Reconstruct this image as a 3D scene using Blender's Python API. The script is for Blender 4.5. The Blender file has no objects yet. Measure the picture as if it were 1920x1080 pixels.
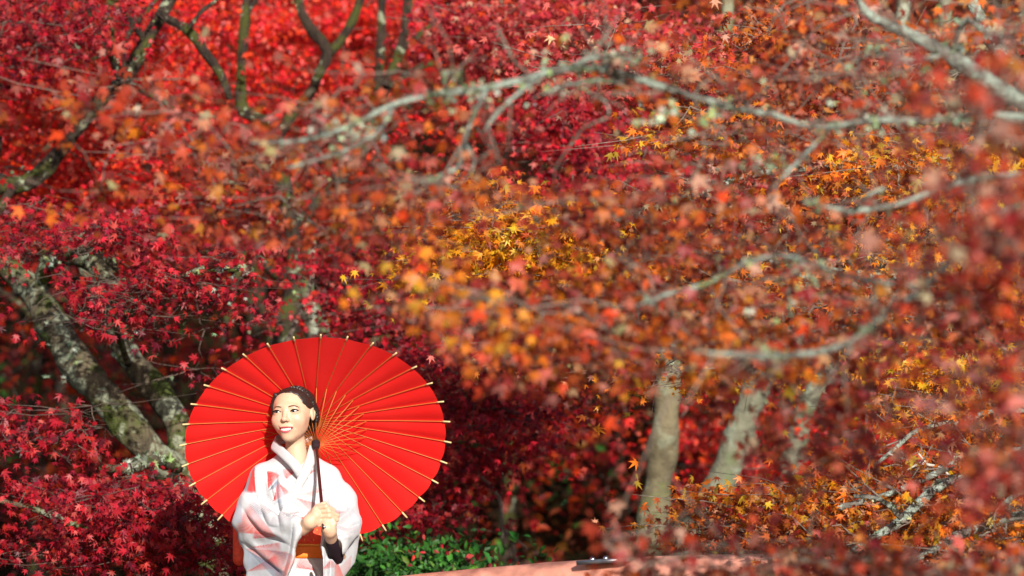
import bpy, math, random
import numpy as np
from mathutils import Vector, Matrix, Quaternion

rng = np.random.default_rng(7)
random.seed(7)
scene = bpy.context.scene
COL = scene.collection
R = math.radians

# ------------------------------------------------------------------ camera
CAM_Z, PITCH, FPX = 1.60, R(1.488), 7200.0        # FPX: focal length in pixels of a 1920 px wide frame
cam_d = bpy.data.cameras.new('camera')
cam = bpy.data.objects.new('camera', cam_d); COL.objects.link(cam)
cam.location = (0, 0, CAM_Z)
cam.rotation_euler = (math.pi/2 + PITCH, 0, 0)
cam_d.sensor_width = 36; cam_d.lens = 135
cam_d.clip_start = 0.1; cam_d.clip_end = 400
cam_d.dof.use_dof = True; cam_d.dof.focus_distance = 13.4
cam_d.dof.aperture_fstop = 3.1
scene.camera = cam

# ------------------------------------------------------------------ light
SUN_AZ, SUN_EL = R(13), R(21.5)                     # sun stands behind the camera, to its right
s_dir = Vector((math.sin(SUN_AZ)*math.cos(SUN_EL), -math.cos(SUN_AZ)*math.cos(SUN_EL), math.sin(SUN_EL)))
w = bpy.data.worlds.new('World'); scene.world = w; w.use_nodes = True
wn = w.node_tree
sky = wn.nodes.new('ShaderNodeTexSky'); sky.sky_type = 'NISHITA'; sky.sun_disc = False
sky.sun_elevation = SUN_EL; sky.sun_rotation = math.pi - SUN_AZ
wn.links.new(sky.outputs[0], wn.nodes['Background'].inputs[0])
wn.nodes['Background'].inputs[1].default_value = 0.085
sl = bpy.data.lights.new('sun', 'SUN'); sl.energy = 5.0; sl.angle = R(0.53); sl.color = (1.0, 0.95, 0.87)
so = bpy.data.objects.new('sun', sl); COL.objects.link(so)
so.rotation_euler = s_dir.to_track_quat('Z', 'Y').to_euler()
so.location = (8, -12, 20)
scene.view_settings.view_transform = 'Standard'; scene.view_settings.look = 'None'
scene.view_settings.exposure = 0.6; scene.view_settings.gamma = 1
scene.view_settings.use_curve_mapping = False
scene.cycles.use_denoising = True
scene.cycles.max_bounces = 7; scene.cycles.diffuse_bounces = 4; scene.cycles.transmission_bounces = 4
scene.cycles.sample_clamp_indirect = 6

# ------------------------------------------------------------------ helpers
cp, sp = math.cos(PITCH), math.sin(PITCH)
def P(px, py, Y):
    """point of the place seen at pixel (px,py) of the photograph, Y metres in front of the camera"""
    u = (px-960)/FPX; v = (540-py)/FPX
    dy = cp - v*sp; dz = sp + v*cp
    return np.array((u*Y/dy, Y, CAM_Z + dz*Y/dy))
def proj(p):
    p = np.atleast_2d(p); x = p[:,0]; y = p[:,1]; z = p[:,2]-CAM_Z
    d = y*cp + z*sp; v = -y*sp + z*cp
    return 960 + FPX*x/d, 540 - FPX*v/d, d

def link(name, data, parent=None, loc=None):
    o = bpy.data.objects.new(name, data); COL.objects.link(o)
    if parent is not None: o.parent = parent
    if loc is not None: o.location = loc
    return o
def thing(name, label, cat, loc=(0,0,0), group=None):
    o = link(name, None, None, [float(c) for c in loc]); o.empty_display_size = 0.2
    o['label'] = label; o['category'] = cat
    if group: o['group'] = group
    return o
def tag(o, label=None, cat=None, group=None, kind=None):
    if label: o['label'] = label
    if cat: o['category'] = cat
    if group: o['group'] = group
    if kind: o['kind'] = kind
    return o
def np_mesh(name, v, f, mat, smooth=False, tint=None):
    """mesh from numpy arrays; f is (n,3) or (n,4)"""
    me = bpy.data.meshes.new(name)
    v = np.ascontiguousarray(v, np.float32); f = np.ascontiguousarray(f, np.int32)
    n, k = f.shape
    me.vertices.add(len(v)); me.vertices.foreach_set('co', v.ravel())
    me.loops.add(n*k); me.loops.foreach_set('vertex_index', f.ravel())
    me.polygons.add(n)
    me.polygons.foreach_set('loop_start', np.arange(0, n*k, k, dtype=np.int32))
    if smooth: me.polygons.foreach_set('use_smooth', np.ones(n, bool))
    if tint is not None:
        a = me.attributes.new('tint', 'FLOAT_COLOR', 'POINT')
        c = np.ones((len(v), 4), np.float32); c[:, :tint.shape[1]] = tint
        a.data.foreach_set('color', c.ravel())
    me.update(calc_edges=True); me.validate()
    if mat: me.materials.append(mat)
    return me

class MB:
    """collects tubes and boxes into one mesh (quads)"""
    def __init__(s): s.v = []; s.f = []; s.n = 0
    def add(s, v, f):
        s.v.append(np.asarray(v, float)); s.f.append(np.asarray(f, np.int64)+s.n); s.n += len(v)
    def tube(s, pts, rad, sides=8, rough=0.0, flat=None):
        pts = np.asarray(pts, float); rad = np.broadcast_to(np.asarray(rad, float), (len(pts),))
        t = np.gradient(pts, axis=0); t /= np.linalg.norm(t, axis=1)[:,None]+1e-12
        ref = np.array((0.0,0.31,0.95)) if abs(t[0,2]) < 0.85 else np.array((0.95,0.31,0.0))
        a = np.cross(t, ref); a /= np.linalg.norm(a, axis=1)[:,None]+1e-12
        b = np.cross(t, a)
        th = np.arange(sides)*2*math.pi/sides
        r = rad[:,None]*np.ones(sides)
        if rough: r = r*(1+rough*rng.normal(size=r.shape))
        v = pts[:,None,:] + r[...,None]*(a[:,None,:]*np.cos(th)[None,:,None] + b[:,None,:]*np.sin(th)[None,:,None]*(flat or 1))
        n = len(pts); v = v.reshape(-1,3)
        i = np.arange(n-1)[:,None]*sides; j = np.arange(sides)[None,:]; j2 = (j+1) % sides
        f = np.stack([i+j, i+j2, i+sides+j2, i+sides+j], -1).reshape(-1,4)
        m = len(v); v = np.vstack([v, pts[:1], pts[-1:]])
        jj = np.arange(sides)
        c0 = np.stack([np.full(sides,m), (jj+1)%sides, jj, jj], -1); c1 = np.stack([np.full(sides,m+1), (n-1)*sides+jj, (n-1)*sides+(jj+1)%sides, (n-1)*sides+(jj+1)%sides], -1)
        s.add(v, f); s.tri = getattr(s,'tri',[]); s.tri += [(c0[:,:3], s.n-m-2), (c1[:,:3], s.n-m-2)]
    def box(s, c, h, M=None):
        q = np.array([(x,y,z) for x in (-1,1) for y in (-1,1) for z in (-1,1)], float)*np.asarray(h)
        if M is not None: q = q @ np.asarray(M).T
        s.add(q+np.asarray(c), [(0,1,3,2),(4,6,7,5),(0,4,5,1),(2,3,7,6),(0,2,6,4),(1,5,7,3)])
    def mesh(s, name, mat, smooth=True, origin=None):
        v = np.vstack(s.v)
        if origin is not None: v = v - np.asarray(origin)
        q = np.vstack(s.f)
        tri = [c+o for c,o in getattr(s,'tri',[])]
        me = bpy.data.meshes.new(name)
        nq = len(q); loops = q.ravel(); starts = np.arange(nq)*4
        if tri:
            t = np.vstack(tri); starts = np.concatenate([starts, nq*4+np.arange(len(t))*3]); loops = np.concatenate([loops, t.ravel()])
        me.vertices.add(len(v)); me.vertices.foreach_set('co', v.astype(np.float32).ravel())
        me.loops.add(len(loops)); me.loops.foreach_set('vertex_index', loops.astype(np.int32))
        me.polygons.add(len(starts)); me.polygons.foreach_set('loop_start', starts.astype(np.int32))
        if smooth: me.polygons.foreach_set('use_smooth', np.ones(len(starts), bool))
        me.update(calc_edges=True); me.validate()
        if mat: me.materials.append(mat)
        return me
    def build(s, name, mat, parent=None, origin=None, smooth=True):
        return link(name, s.mesh(name, mat, smooth, origin), parent)

def smooth_line(pts, step=0.06):
    """Catmull-Rom through the rows of pts (any number of columns), resampled"""
    p = np.asarray(pts, float)
    if len(p) == 2: p = np.vstack([p[0], p.mean(0), p[1]])
    q = np.vstack([2*p[0]-p[1], p, 2*p[-1]-p[-2]]); out = []
    for i in range(1, len(q)-2):
        L = np.linalg.norm(q[i+1,:3]-q[i,:3]); n = max(2, int(L/step))
        t = (np.arange(n)/n)[:,None]
        a,b,c,d = q[i-1],q[i],q[i+1],q[i+2]
        out.append(0.5*((2*b)+(c-a)*t+(2*a-5*b+4*c-d)*t*t+(3*b-a-3*c+d)*t**3))
    out.append(q[-2:-1])
    return np.vstack(out)

# ------------------------------------------------------------------ materials
def new_mat(name):
    m = bpy.data.materials.new(name); m.use_nodes = True
    return m, m.node_tree, m.node_tree.nodes['Principled BSDF']
def ramp(nt, stops, fac, interp='LINEAR'):
    r = nt.nodes.new('ShaderNodeValToRGB'); r.color_ramp.interpolation = interp
    e = r.color_ramp.elements
    e[0].position, e[0].color = stops[0][0], (*stops[0][1],1)
    e[1].position, e[1].color = stops[-1][0], (*stops[-1][1],1)
    for p,c in stops[1:-1]:
        x = e.new(p); x.color = (*c,1)
    nt.links.new(fac, r.inputs[0]); return r.outputs[0]
def noise(nt, scale, detail=4, rough=.55, vec=None, dist=0.0):
    n = nt.nodes.new('ShaderNodeTexNoise'); n.inputs['Scale'].default_value = scale
    n.inputs['Detail'].default_value = detail; n.inputs['Roughness'].default_value = rough
    n.inputs['Distortion'].default_value = dist
    if vec is not None: nt.links.new(vec, n.inputs['Vector'])
    return n.outputs[0]
def mixc(nt, fac, a, b):
    m = nt.nodes.new('ShaderNodeMix'); m.data_type = 'RGBA'
    for s,x in ((0,fac),(6,a),(7,b)):
        if isinstance(x, (int,float)): m.inputs[s].default_value = x
        elif isinstance(x, tuple): m.inputs[s].default_value = (*x,1)
        else: nt.links.new(x, m.inputs[s])
    return m.outputs[2]
def obj_vec(nt):
    return nt.nodes.new('ShaderNodeTexCoord').outputs['Object']
def bump(nt, h, strength, dist, bsdf):
    b = nt.nodes.new('ShaderNodeBump'); b.inputs['Strength'].default_value = strength; b.inputs['Distance'].default_value = dist
    nt.links.new(h, b.inputs['Height']); nt.links.new(b.outputs[0], bsdf.inputs['Normal'])
def thresh(nt, fac, lo, hi):
    return ramp(nt, [(lo,(0,0,0)),(hi,(1,1,1))], fac)

def leaf_mat(name, trans=0.40, rough=0.45, spec=0.32):
    m, nt, b = new_mat(name)
    at = nt.nodes.new('ShaderNodeAttribute'); at.attribute_name = 'tint'
    n = noise(nt, 60, 2, .5, obj_vec(nt))
    c = mixc(nt, thresh(nt, n, .35, .75), at.outputs['Color'], (0.05,0.012,0.01))
    c = mixc(nt, .8, c, at.outputs['Color'])
    nt.links.new(c, b.inputs['Base Color'])
    b.inputs['Roughness'].default_value = rough; b.inputs['Specular IOR Level'].default_value = spec
    t = nt.nodes.new('ShaderNodeBsdfTranslucent'); nt.links.new(at.outputs['Color'], t.inputs[0])
    mx = nt.nodes.new('ShaderNodeMixShader'); mx.inputs[0].default_value = trans
    nt.links.new(b.outputs[0], mx.inputs[1]); nt.links.new(t.outputs[0], mx.inputs[2])
    nt.links.new(mx.outputs[0], nt.nodes['Material Output'].inputs[0])
    return m
def bark_mat(name, base, dark, lichen, moss, lich_amt, moss_amt, scale=1.0):
    m, nt, b = new_mat(name)
    v = obj_vec(nt)
    mp = nt.nodes.new('ShaderNodeMapping'); mp.inputs['Scale'].default_value = (1,1,.35); nt.links.new(v, mp.inputs[0])
    n1 = noise(nt, 22*scale, 6, .65, mp.outputs[0]); n2 = noise(nt, 9*scale, 5, .62, v, .6)
    n3 = noise(nt, 5*scale, 5, .6, v, .3); n4 = noise(nt, 70*scale, 3, .6, v)
    c = mixc(nt, thresh(nt, n1, .35, .62), dark, base)
    c = mixc(nt, thresh(nt, n3, .62-moss_amt*.3, .70-moss_amt*.3), c, moss)
    li = mixc(nt, thresh(nt, n4, .3, .7), tuple(x*.62 for x in lichen), lichen)
    c = mixc(nt, thresh(nt, n2, .63-lich_amt*.3, .67-lich_amt*.3), c, li)
    nt.links.new(c, b.inputs['Base Color']); b.inputs['Roughness'].default_value = .9
    b.inputs['Specular IOR Level'].default_value = .2
    mm = nt.nodes.new('ShaderNodeMath'); mm.operation = 'ADD'; nt.links.new(n1, mm.inputs[0]); nt.links.new(n4, mm.inputs[1])
    bump(nt, mm.outputs[0], .8, .02, b)
    return m
def plain(name, col, rough=.6, spec=.4, var=0.0, scale=30, metal=0.0):
    m, nt, b = new_mat(name)
    if var:
        n = noise(nt, scale, 4, .6, obj_vec(nt))
        nt.links.new(mixc(nt, thresh(nt, n, .3, .7), tuple(x*(1-var) for x in col), tuple(min(1,x*(1+var)) for x in col)), b.inputs['Base Color'])
        bump(nt, n, .25, .004, b)
    else: b.inputs['Base Color'].default_value = (*col,1)
    b.inputs['Roughness'].default_value = rough; b.inputs['Specular IOR Level'].default_value = spec; b.inputs['Metallic'].default_value = metal
    return m

M_LEAF = leaf_mat('maple_leaf')
M_GREEN = leaf_mat('green_leaf', .25, .5, .3)
M_BARK_MOSS = bark_mat('mossy_bark', (.145,.115,.07), (.032,.025,.017), (.255,.27,.185), (.06,.075,.017), .32, .42, .9)
M_BARK_DARK = bark_mat('dark_bark', (.055,.036,.025), (.014,.010,.008), (.30,.33,.22), (.055,.06,.015), .12, .40, 1.4)
M_BARK_GREY = bark_mat('grey_bark', (.21,.205,.175), (.07,.06,.05), (.36,.42,.35), (.15,.20,.09), .50, .22, 1.6)
M_BARK_PALE = bark_mat('pale_trunk_bark', (.20,.17,.115), (.06,.05,.035), (.36,.38,.29), (.09,.12,.04), .40, .40)
M_BARK_OLIVE = bark_mat('olive_trunk_bark', (.185,.155,.09), (.14,.115,.07), (.25,.25,.165), (.125,.14,.055), .26, .32, .6)
M_BARK_SAGE = bark_mat('sage_trunk_bark', (.185,.185,.13), (.13,.125,.085), (.25,.275,.20), (.11,.14,.06), .34, .30, .6)
M_TWIG = plain('grey_twig', (.19,.15,.12), .85, .2, .35, 40)
M_TWIG_DARK = plain('dark_twig', (.10,.07,.055), .85, .2, .4, 40)
M_TWIG_WHITE = plain('bare_white_twig', (.42,.38,.33), .8, .2, .2, 40)
M_LICHEN = leaf_mat('lichen_tuft', .15, .9, .1)
# ------------------------------------------------------------------ ground
def terrain_z(x, y):
    t = np.clip((y-19.0)/34.0, 0, 1)
    z = -0.9 + 13.0*t**1.25 + .35*np.sin(x*.55+y*.31)*t*2 + .25*np.sin(x*1.3-y*.7)*np.clip(t*3,0,1)
    z = z + np.clip((np.abs(x)-14)/30,0,1)*1.5
    return z
gx = np.concatenate([np.linspace(-120,-12,16), np.linspace(-11.5,11.5,70), np.linspace(12,120,16)])
gy = np.concatenate([np.linspace(-60,8,14), np.linspace(9,60,110), np.linspace(62,200,16)])
XX, YY = np.meshgrid(gx, gy, indexing='ij')
ZZ = terrain_z(XX, YY) + rng.normal(size=XX.shape)*.02
gi = np.arange(XX.size).reshape(XX.shape)
gf = np.stack([gi[:-1,:-1],gi[1:,:-1],gi[1:,1:],gi[:-1,1:]],-1).reshape(-1,4)
m, nt, b = new_mat('forest_floor')
v = obj_vec(nt); n1 = noise(nt, 2.2, 6, .65, v); n2 = noise(nt, 26, 3, .6, v)
c = mixc(nt, thresh(nt, n1, .4, .65), (.016,.010,.005), (.011,.014,.004))
vo = nt.nodes.new('ShaderNodeTexVoronoi'); vo.inputs['Scale'].default_value = 16; nt.links.new(v, vo.inputs['Vector'])
c = mixc(nt, thresh(nt, n2, .57, .64), c, mixc(nt, vo.outputs['Color'], (.10,.022,.010), (.07,.03,.008)))
nt.links.new(c, b.inputs['Base Color']); b.inputs['Roughness'].default_value = .95; b.inputs['Specular IOR Level'].default_value = .05; bump(nt, n2, .8, .05, b)
tag(link('ground', np_mesh('ground', np.stack([XX,YY,ZZ],-1).reshape(-1,3), gf, m, True)), kind='structure')

# ------------------------------------------------------------------ leaves
def leaf_template(lobes, lens, sinus, width=1.0):
    rim = [(0.0,-.07,0.0)]
    for i,(a,l) in enumerate(zip(lobes,lens)):
        rim.append((l*math.sin(R(a))*width, l*math.cos(R(a)), -.14*l*l))
        if i < len(lobes)-1:
            am = R((a+lobes[i+1])/2); s = sinus*(l+lens[i+1])/2
            rim.append((s*math.sin(am)*width, s*math.cos(am), .05))
    v = np.array([(0,.05,0)]+rim); n = len(rim)
    f = np.array([(0, 1+(i+1)%n, 1+i) for i in range(n)])
    v[:,1] -= .2
    return v, f
LEAF7 = leaf_template([-128,-84,-42,0,42,84,128],[.30,.60,.86,1.0,.86,.60,.30], .38)
LEAF5 = leaf_template([-105,-50,0,50,105],[.48,.85,1.0,.85,.48], .45)
LEAFO = (np.array([(0,-.5,0),(.24,-.1,.05),(.18,.3,.03),(0,.6,-.1),(-.18,.3,.03),(-.24,-.1,.05),(0,0,-.03)]),
         np.array([(6,1,2),(6,2,3),(6,3,4),(6,4,5),(6,5,0),(6,0,1)]))
def leaf_frames(n, facing, droop, jit):
    """random leaf frames: normals lean to FACING, tips hang"""
    nn = np.asarray(facing)[None,:] + rng.normal(size=(n,3))*jit; nn /= np.linalg.norm(nn,axis=1)[:,None]
    t = np.array((0,-.15,-1.0))[None,:]*droop + rng.normal(size=(n,3))*.6
    t -= nn*np.sum(t*nn,1)[:,None]; t /= np.linalg.norm(t,axis=1)[:,None]+1e-9
    b = np.cross(t, nn)
    return np.stack([b,t,nn], -1)                 # columns
def leaf_geo(pos, size, Fr, tpl):
    v,f = tpl
    out = pos[:,None,:] + size[:,None,None]*np.einsum('nij,vj->nvi', Fr, v)
    ff = f[None,:,:] + (np.arange(len(pos))*len(v))[:,None,None]
    return out.reshape(-1,3), ff.reshape(-1,3)
def crumple(n):
    return None

PAL = {
 'crimson': [((.40,.010,.022),5),((.54,.018,.032),3),((.26,.011,.026),4),((.58,.07,.06),1.4),((.40,.02,.014),1.5),((.10,.006,.014),2)],
 'scarlet': [((.74,.022,.014),5),((.80,.060,.010),3),((.62,.014,.024),4),((.72,.10,.06),1.6),((.36,.012,.012),2),((.66,.13,.10),.8)],
 'rosy':    [((.55,.05,.055),3),((.42,.03,.04),4),((.60,.13,.10),2.2),((.30,.018,.022),3),((.55,.06,.02),2),((.55,.34,.22),.6)],
 'rust':    [((.45,.072,.014),4),((.54,.115,.014),3),((.29,.038,.018),4.4),((.19,.03,.02),2.5),((.50,.22,.12),2.2),((.52,.17,.02),1.1),((.38,.30,.15),.8)],
 'maroon':  [((.36,.042,.020),5),((.25,.026,.022),4.4),((.44,.070,.022),4),((.47,.175,.125),3),((.46,.11,.018),1.1),((.28,.09,.07),1.8),((.42,.32,.20),.6)],
 'orange':  [((.68,.17,.012),5),((.64,.25,.018),3),((.46,.09,.014),4),((.33,.05,.014),2),((.50,.24,.11),1.0),((.62,.33,.03),1)],
 'yellow':  [((.80,.38,.012),5),((.76,.28,.010),4),((.72,.46,.03),2),((.65,.17,.012),2.5),((.45,.09,.012),1)],
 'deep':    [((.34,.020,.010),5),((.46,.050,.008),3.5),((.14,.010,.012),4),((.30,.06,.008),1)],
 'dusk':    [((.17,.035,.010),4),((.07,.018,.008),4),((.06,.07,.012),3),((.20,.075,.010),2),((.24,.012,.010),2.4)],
 'green':   [((.025,.12,.015),5),((.045,.17,.02),3),((.015,.065,.010),5),((.12,.22,.03),.8)],
 'lichen':  [((.30,.36,.26),4),((.22,.28,.17),4),((.40,.44,.34),2),((.27,.35,.14),2)],
}
def tints(pal, n, clump=None, k=1):
    cs = np.array([c for c,_ in PAL[pal]]); ws = np.array([q for _,q in PAL[pal]], float); ws /= ws.sum()
    c = cs[rng.choice(len(cs), n, p=ws)]
    return c * np.clip(rng.normal(1,.16,size=(n,1)),.55,1.5) * np.clip(rng.normal(1,.08,size=(n,3)),.7,1.3)

FACE = np.array((.20,-.55,.62))
class Foliage:
    """leaf positions of one crown, in sprays of flat leaf plates"""
    def __init__(s): s.more=1.95; s.less=.66; s.pos=[]; s.size=[]; s.fr=[]; s.col=[]; s.cl=[]
    def clump(s, c, n, pal, size=.042, spread=(.15,.15,.035), facing=FACE, droop=.8, jit=.62, tilt=None):
        if size < .046 and pal not in ('lichen','green'): n = int(n*s.more); size = size*s.less
        o = rng.normal(size=(n,3))*np.asarray(spread)
        if tilt is None: tilt = rng.normal(0,.22)
        o[:,2] += o[:,0]*tilt - .10*np.hypot(o[:,0],o[:,1])
        s.pos.append(o+np.asarray(c)); s.size.append(size*np.clip(rng.normal(1,.22,n),.5,1.6))
        s.fr.append(leaf_frames(n, facing, droop, jit))
        col = tints(pal, n); col = col*np.clip(rng.normal(1,.12),.7,1.3)
        s.col.append(col); s.cl.append(np.asarray(c))
    def spray(s, px, py, Y, rx, ry, dy, nclump, nleaf, pal, **k):
        for _ in range(nclump):
            while True:
                q = rng.uniform(-1,1,3)
                if q@q < 1: break
            s.clump(P(px+q[0]*rx, py+q[1]*ry, Y+q[2]*dy), max(4,int(nleaf*rng.uniform(.5,1.5))), pal, **k)
    def poly(s, poly, Y0, Y1, nclump, nleaf, pals, holes=(), **k):
        pg = np.array(poly, float); lo = pg.min(0); hi = pg.max(0); cnt = 0; tries = 0
        while cnt < nclump and tries < nclump*30:
            tries += 1
            x,y = rng.uniform(lo,hi)
            ins = False; j = len(pg)-1
            for i in range(len(pg)):
                if (pg[i,1] > y) != (pg[j,1] > y) and x < (pg[j,0]-pg[i,0])*(y-pg[i,1])/(pg[j,1]-pg[i,1])+pg[i,0]: ins = not ins
                j = i
            if not ins: continue
            if any(((x-h[0])/h[2])**2+((y-h[1])/h[3])**2 < 1 and rng.random() < h[4] for h in holes): continue
            pal = pals if isinstance(pals,str) else pals[rng.choice(len(pals))]
            s.clump(P(x,y,rng.uniform(Y0,Y1)), max(4,int(nleaf*rng.uniform(.5,1.5))), pal, **k); cnt += 1
    def arrays(s):
        return np.vstack(s.pos), np.concatenate(s.size), np.concatenate(s.fr), np.vstack(s.col)

LEAF_FORMS = {}
def leaf_variant(tpl, col, mat):
    """a leaf mesh of about this colour; alike leaves share one"""
    key = (id(tpl),) + tuple(np.round(np.log(np.clip(col,.004,1))*1.6).astype(int))
    if key not in LEAF_FORMS:
        v,f = tpl; v = v + rng.normal(size=v.shape)*np.array((.03,.03,.05))
        LEAF_FORMS[key] = np_mesh('leaf', v, f, mat, False, np.repeat(np.asarray(col)[None],len(v),0))
    return LEAF_FORMS[key]

LIT = []                                       # spots of bark that stand in open sun
TREES = []
CLEAR = []                                     # gaps in the foliage: (line in the view, half width, only leaves nearer than, share)
def gap(line, half, near, share):
    CLEAR.append((smooth_line(np.array([(a,b,0) for a,b in line],float), 25)[:,:2], half, near, share))
SUN_GAP = (P(592,860,13.5), np.array(s_dir))    # the sun reaches the woman and her parasol through an opening in the crowns
def shades(pos, r=.62):
    q = np.atleast_2d(pos)-SUN_GAP[0]; t = q@SUN_GAP[1]; d = np.linalg.norm(q-t[:,None]*SUN_GAP[1],axis=1)
    return (d<r)&(t>.25)
def covers(pos):
    q = np.atleast_2d(pos); x,y,_ = proj(q)
    return ((((x-592)/305)**2+((y-850)/285)**2<1)|((x<1100)&(y>760)&(x>500)))&(q[:,1]<12.0)|((((x-592)/275)**2+((y-850)/240)**2<1)&(q[:,1]<13.3))
def thin_out(pos):
    x,y,z = proj(pos); keep = ~(shades(pos)|covers(pos))
    for c in LIT:
        few = c[0] < -0.9
        q = pos-c; t = q@SUN_GAP[1]; keep &= ~((np.linalg.norm(q-t[:,None]*SUN_GAP[1],axis=1)<(.13 if few else .24))&(t>.12)&(t<(2 if few else 6))&(rng.random(len(pos))<(.5 if few else .93)))
    for l,half,near,share in CLEAR:
        m_ = (x>l[:,0].min()-half)&(x<l[:,0].max()+half)&(y>l[:,1].min()-half)&(y<l[:,1].max()+half)&(pos[:,1]<near)
        if not m_.any(): continue
        dd = np.hypot(x[m_][:,None]-l[None,:,0], y[m_][:,None]-l[None,:,1]); d = dd.min(1); k = dd.argmin(1)
        end = np.clip((np.minimum(k,len(l)-1-k)+.35)/2.2,0,1)*np.clip((half-d)/(half*.35),.0,1)**.5 if half>25 and share<.99 else np.ones(len(d))
        i = np.where(m_)[0]; keep[i[(d<half)&(rng.random(len(i))<share*end)]] = False
    return keep
class Tree:
    def __init__(s, name, label, cat, base, group=None, bark=None, twig=None):
        s.root = thing(name, label, cat, base, group); s.base = np.asarray(base, float)
        s.bark = bark or M_BARK_DARK; s.twigm = twig or M_TWIG; s.nodes = []; s.shoots = MB(); s.fol = Foliage(); s.lichen = Foliage()
        TREES.append(s)
    def limb(s, pts, name='branch', mat=None, sides=10, wob=.25, rough=.05, lichen=0, world=False, step=.05, tuft=.028, shoots=0):
        """pts rows: px, py, Y, radius in px of the photograph"""
        if world: w4 = np.array(pts, float)
        else: w4 = np.array([(*P(a,b,c), r*c/FPX) for a,b,c,r in pts])
        L = smooth_line(w4, step); n = len(L)
        wv = np.zeros((n,3))
        for fq in (1.7, 4.1, 9.0):
            ph = rng.uniform(0,6.28,3); arc = np.concatenate([[0],np.cumsum(np.linalg.norm(np.diff(L[:,:3],axis=0),axis=1))])
            wv += np.sin(arc[:,None]*fq*2+ph)*(.5/fq)
        L[:,:3] += wv*L[:,3:4]*wob*2
        rad = np.clip(L[:,3],.0012,None)*(1+.10*np.sin(np.arange(n)*1.1+rng.uniform(0,6))*rng.uniform(.4,1)+rng.normal(0,.05,n))
        mb = MB(); mb.tube(L[:,:3], rad, sides, rough)
        o = mb.build(name, mat or s.bark, s.root, s.base)
        s.nodes.append(L[::2,:3])
        for i in rng.integers(1,n-1,int(shoots*n)):
            tg = L[min(i+1,n-1),:3]-L[i-1,:3]; tg /= np.linalg.norm(tg)+1e-9
            d = tg*rng.uniform(.3,1)+rng.normal(size=3)*np.array((.5,.3,.6)); d /= np.linalg.norm(d); ln = rng.uniform(.05,.22); a = L[i,:3]
            b1 = a+d*ln*.5+rng.normal(size=3)*.008; b2 = a+d*ln+rng.normal(size=3)*.02+np.array((0,0,.02)); r = min(rad[i]*.5,.0035)
            s.shoots.tube(np.array([a,b1,b2]), [r,r*.7,r*.3], 4)
            for _ in range(2):
                e = b1+(d+rng.normal(size=3)*.7)*ln*.45; s.shoots.tube(np.array([b1,(b1+e)/2+rng.normal(size=3)*.005,e]), [r*.55,r*.45,r*.2], 3)
        if lichen:
            k = int(lichen*n)
            for i in rng.integers(0,n,k):
                s.lichen.clump(L[i,:3]+np.array((0,-.3,.6))*rad[i], rng.integers(6,14), 'lichen', size=tuft, spread=np.array((1,.6,.5))*max(rad[i]*1.1,.012), facing=(0,-.5,.5), droop=0, jit=.9)
        return o
    def grow_twigs(s, fine=3, r0=.006, r1=.0016, maxlen=2.5, every=1.0, rmax=1):
        """twigs from the nearest limb, or the nearest leaf plate already reached, to each leaf plate"""
        nodes = np.vstack(s.nodes); cl = np.array(s.fol.cl)
        if not len(cl): return
        d0 = np.array([np.min(np.linalg.norm(nodes-c,axis=1)) for c in cl]); order = np.argsort(d0)
        mb = s.shoots
        buf = np.empty((len(nodes)+len(cl)*4,3)); buf[:len(nodes)] = nodes; k = len(nodes)
        for ii in order:
            c = cl[ii]
            if rng.random() > every: continue
            if shades(c)[0] or covers(c)[0]: continue
            d = np.linalg.norm(buf[:k]-c,axis=1); j = np.argmin(d); a = buf[j].copy(); L = d[j]
            if L > maxlen: continue
            if L > .02:
                mid = (a+c)/2 + rng.normal(size=3)*L*.12 + np.array((0,0,.06*L)); q1=(a+mid)/2+rng.normal(size=3)*L*.05; q2=(c+mid)/2+rng.normal(size=3)*L*.05
                if covers(np.array([q1,mid,q2])).any() or shades(np.array([q1,mid,q2])).any(): continue
                rr = min(r0, rmax, .002+.008*L)
                mb.tube(np.array([a,q1,mid,q2,c]), np.linspace(rr,r1*1.3,5), 4)
                buf[k:k+4] = np.array([q1,mid,q2,c]); k += 4
            for _ in range(fine):
                e = c + rng.normal(size=3)*np.array((.17,.14,.05)) + np.array((0,0,-.02)); mm = (c+e)/2+rng.normal(size=3)*.02
                if covers(e)[0]: continue
                mb.tube(np.array([c,mm,e]), np.array([r1*1.2,r1,r1*.5]), 3)
        if mb.n: tag(mb.build('twigs', s.twigm, s.root, s.base), kind='stuff')
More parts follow.
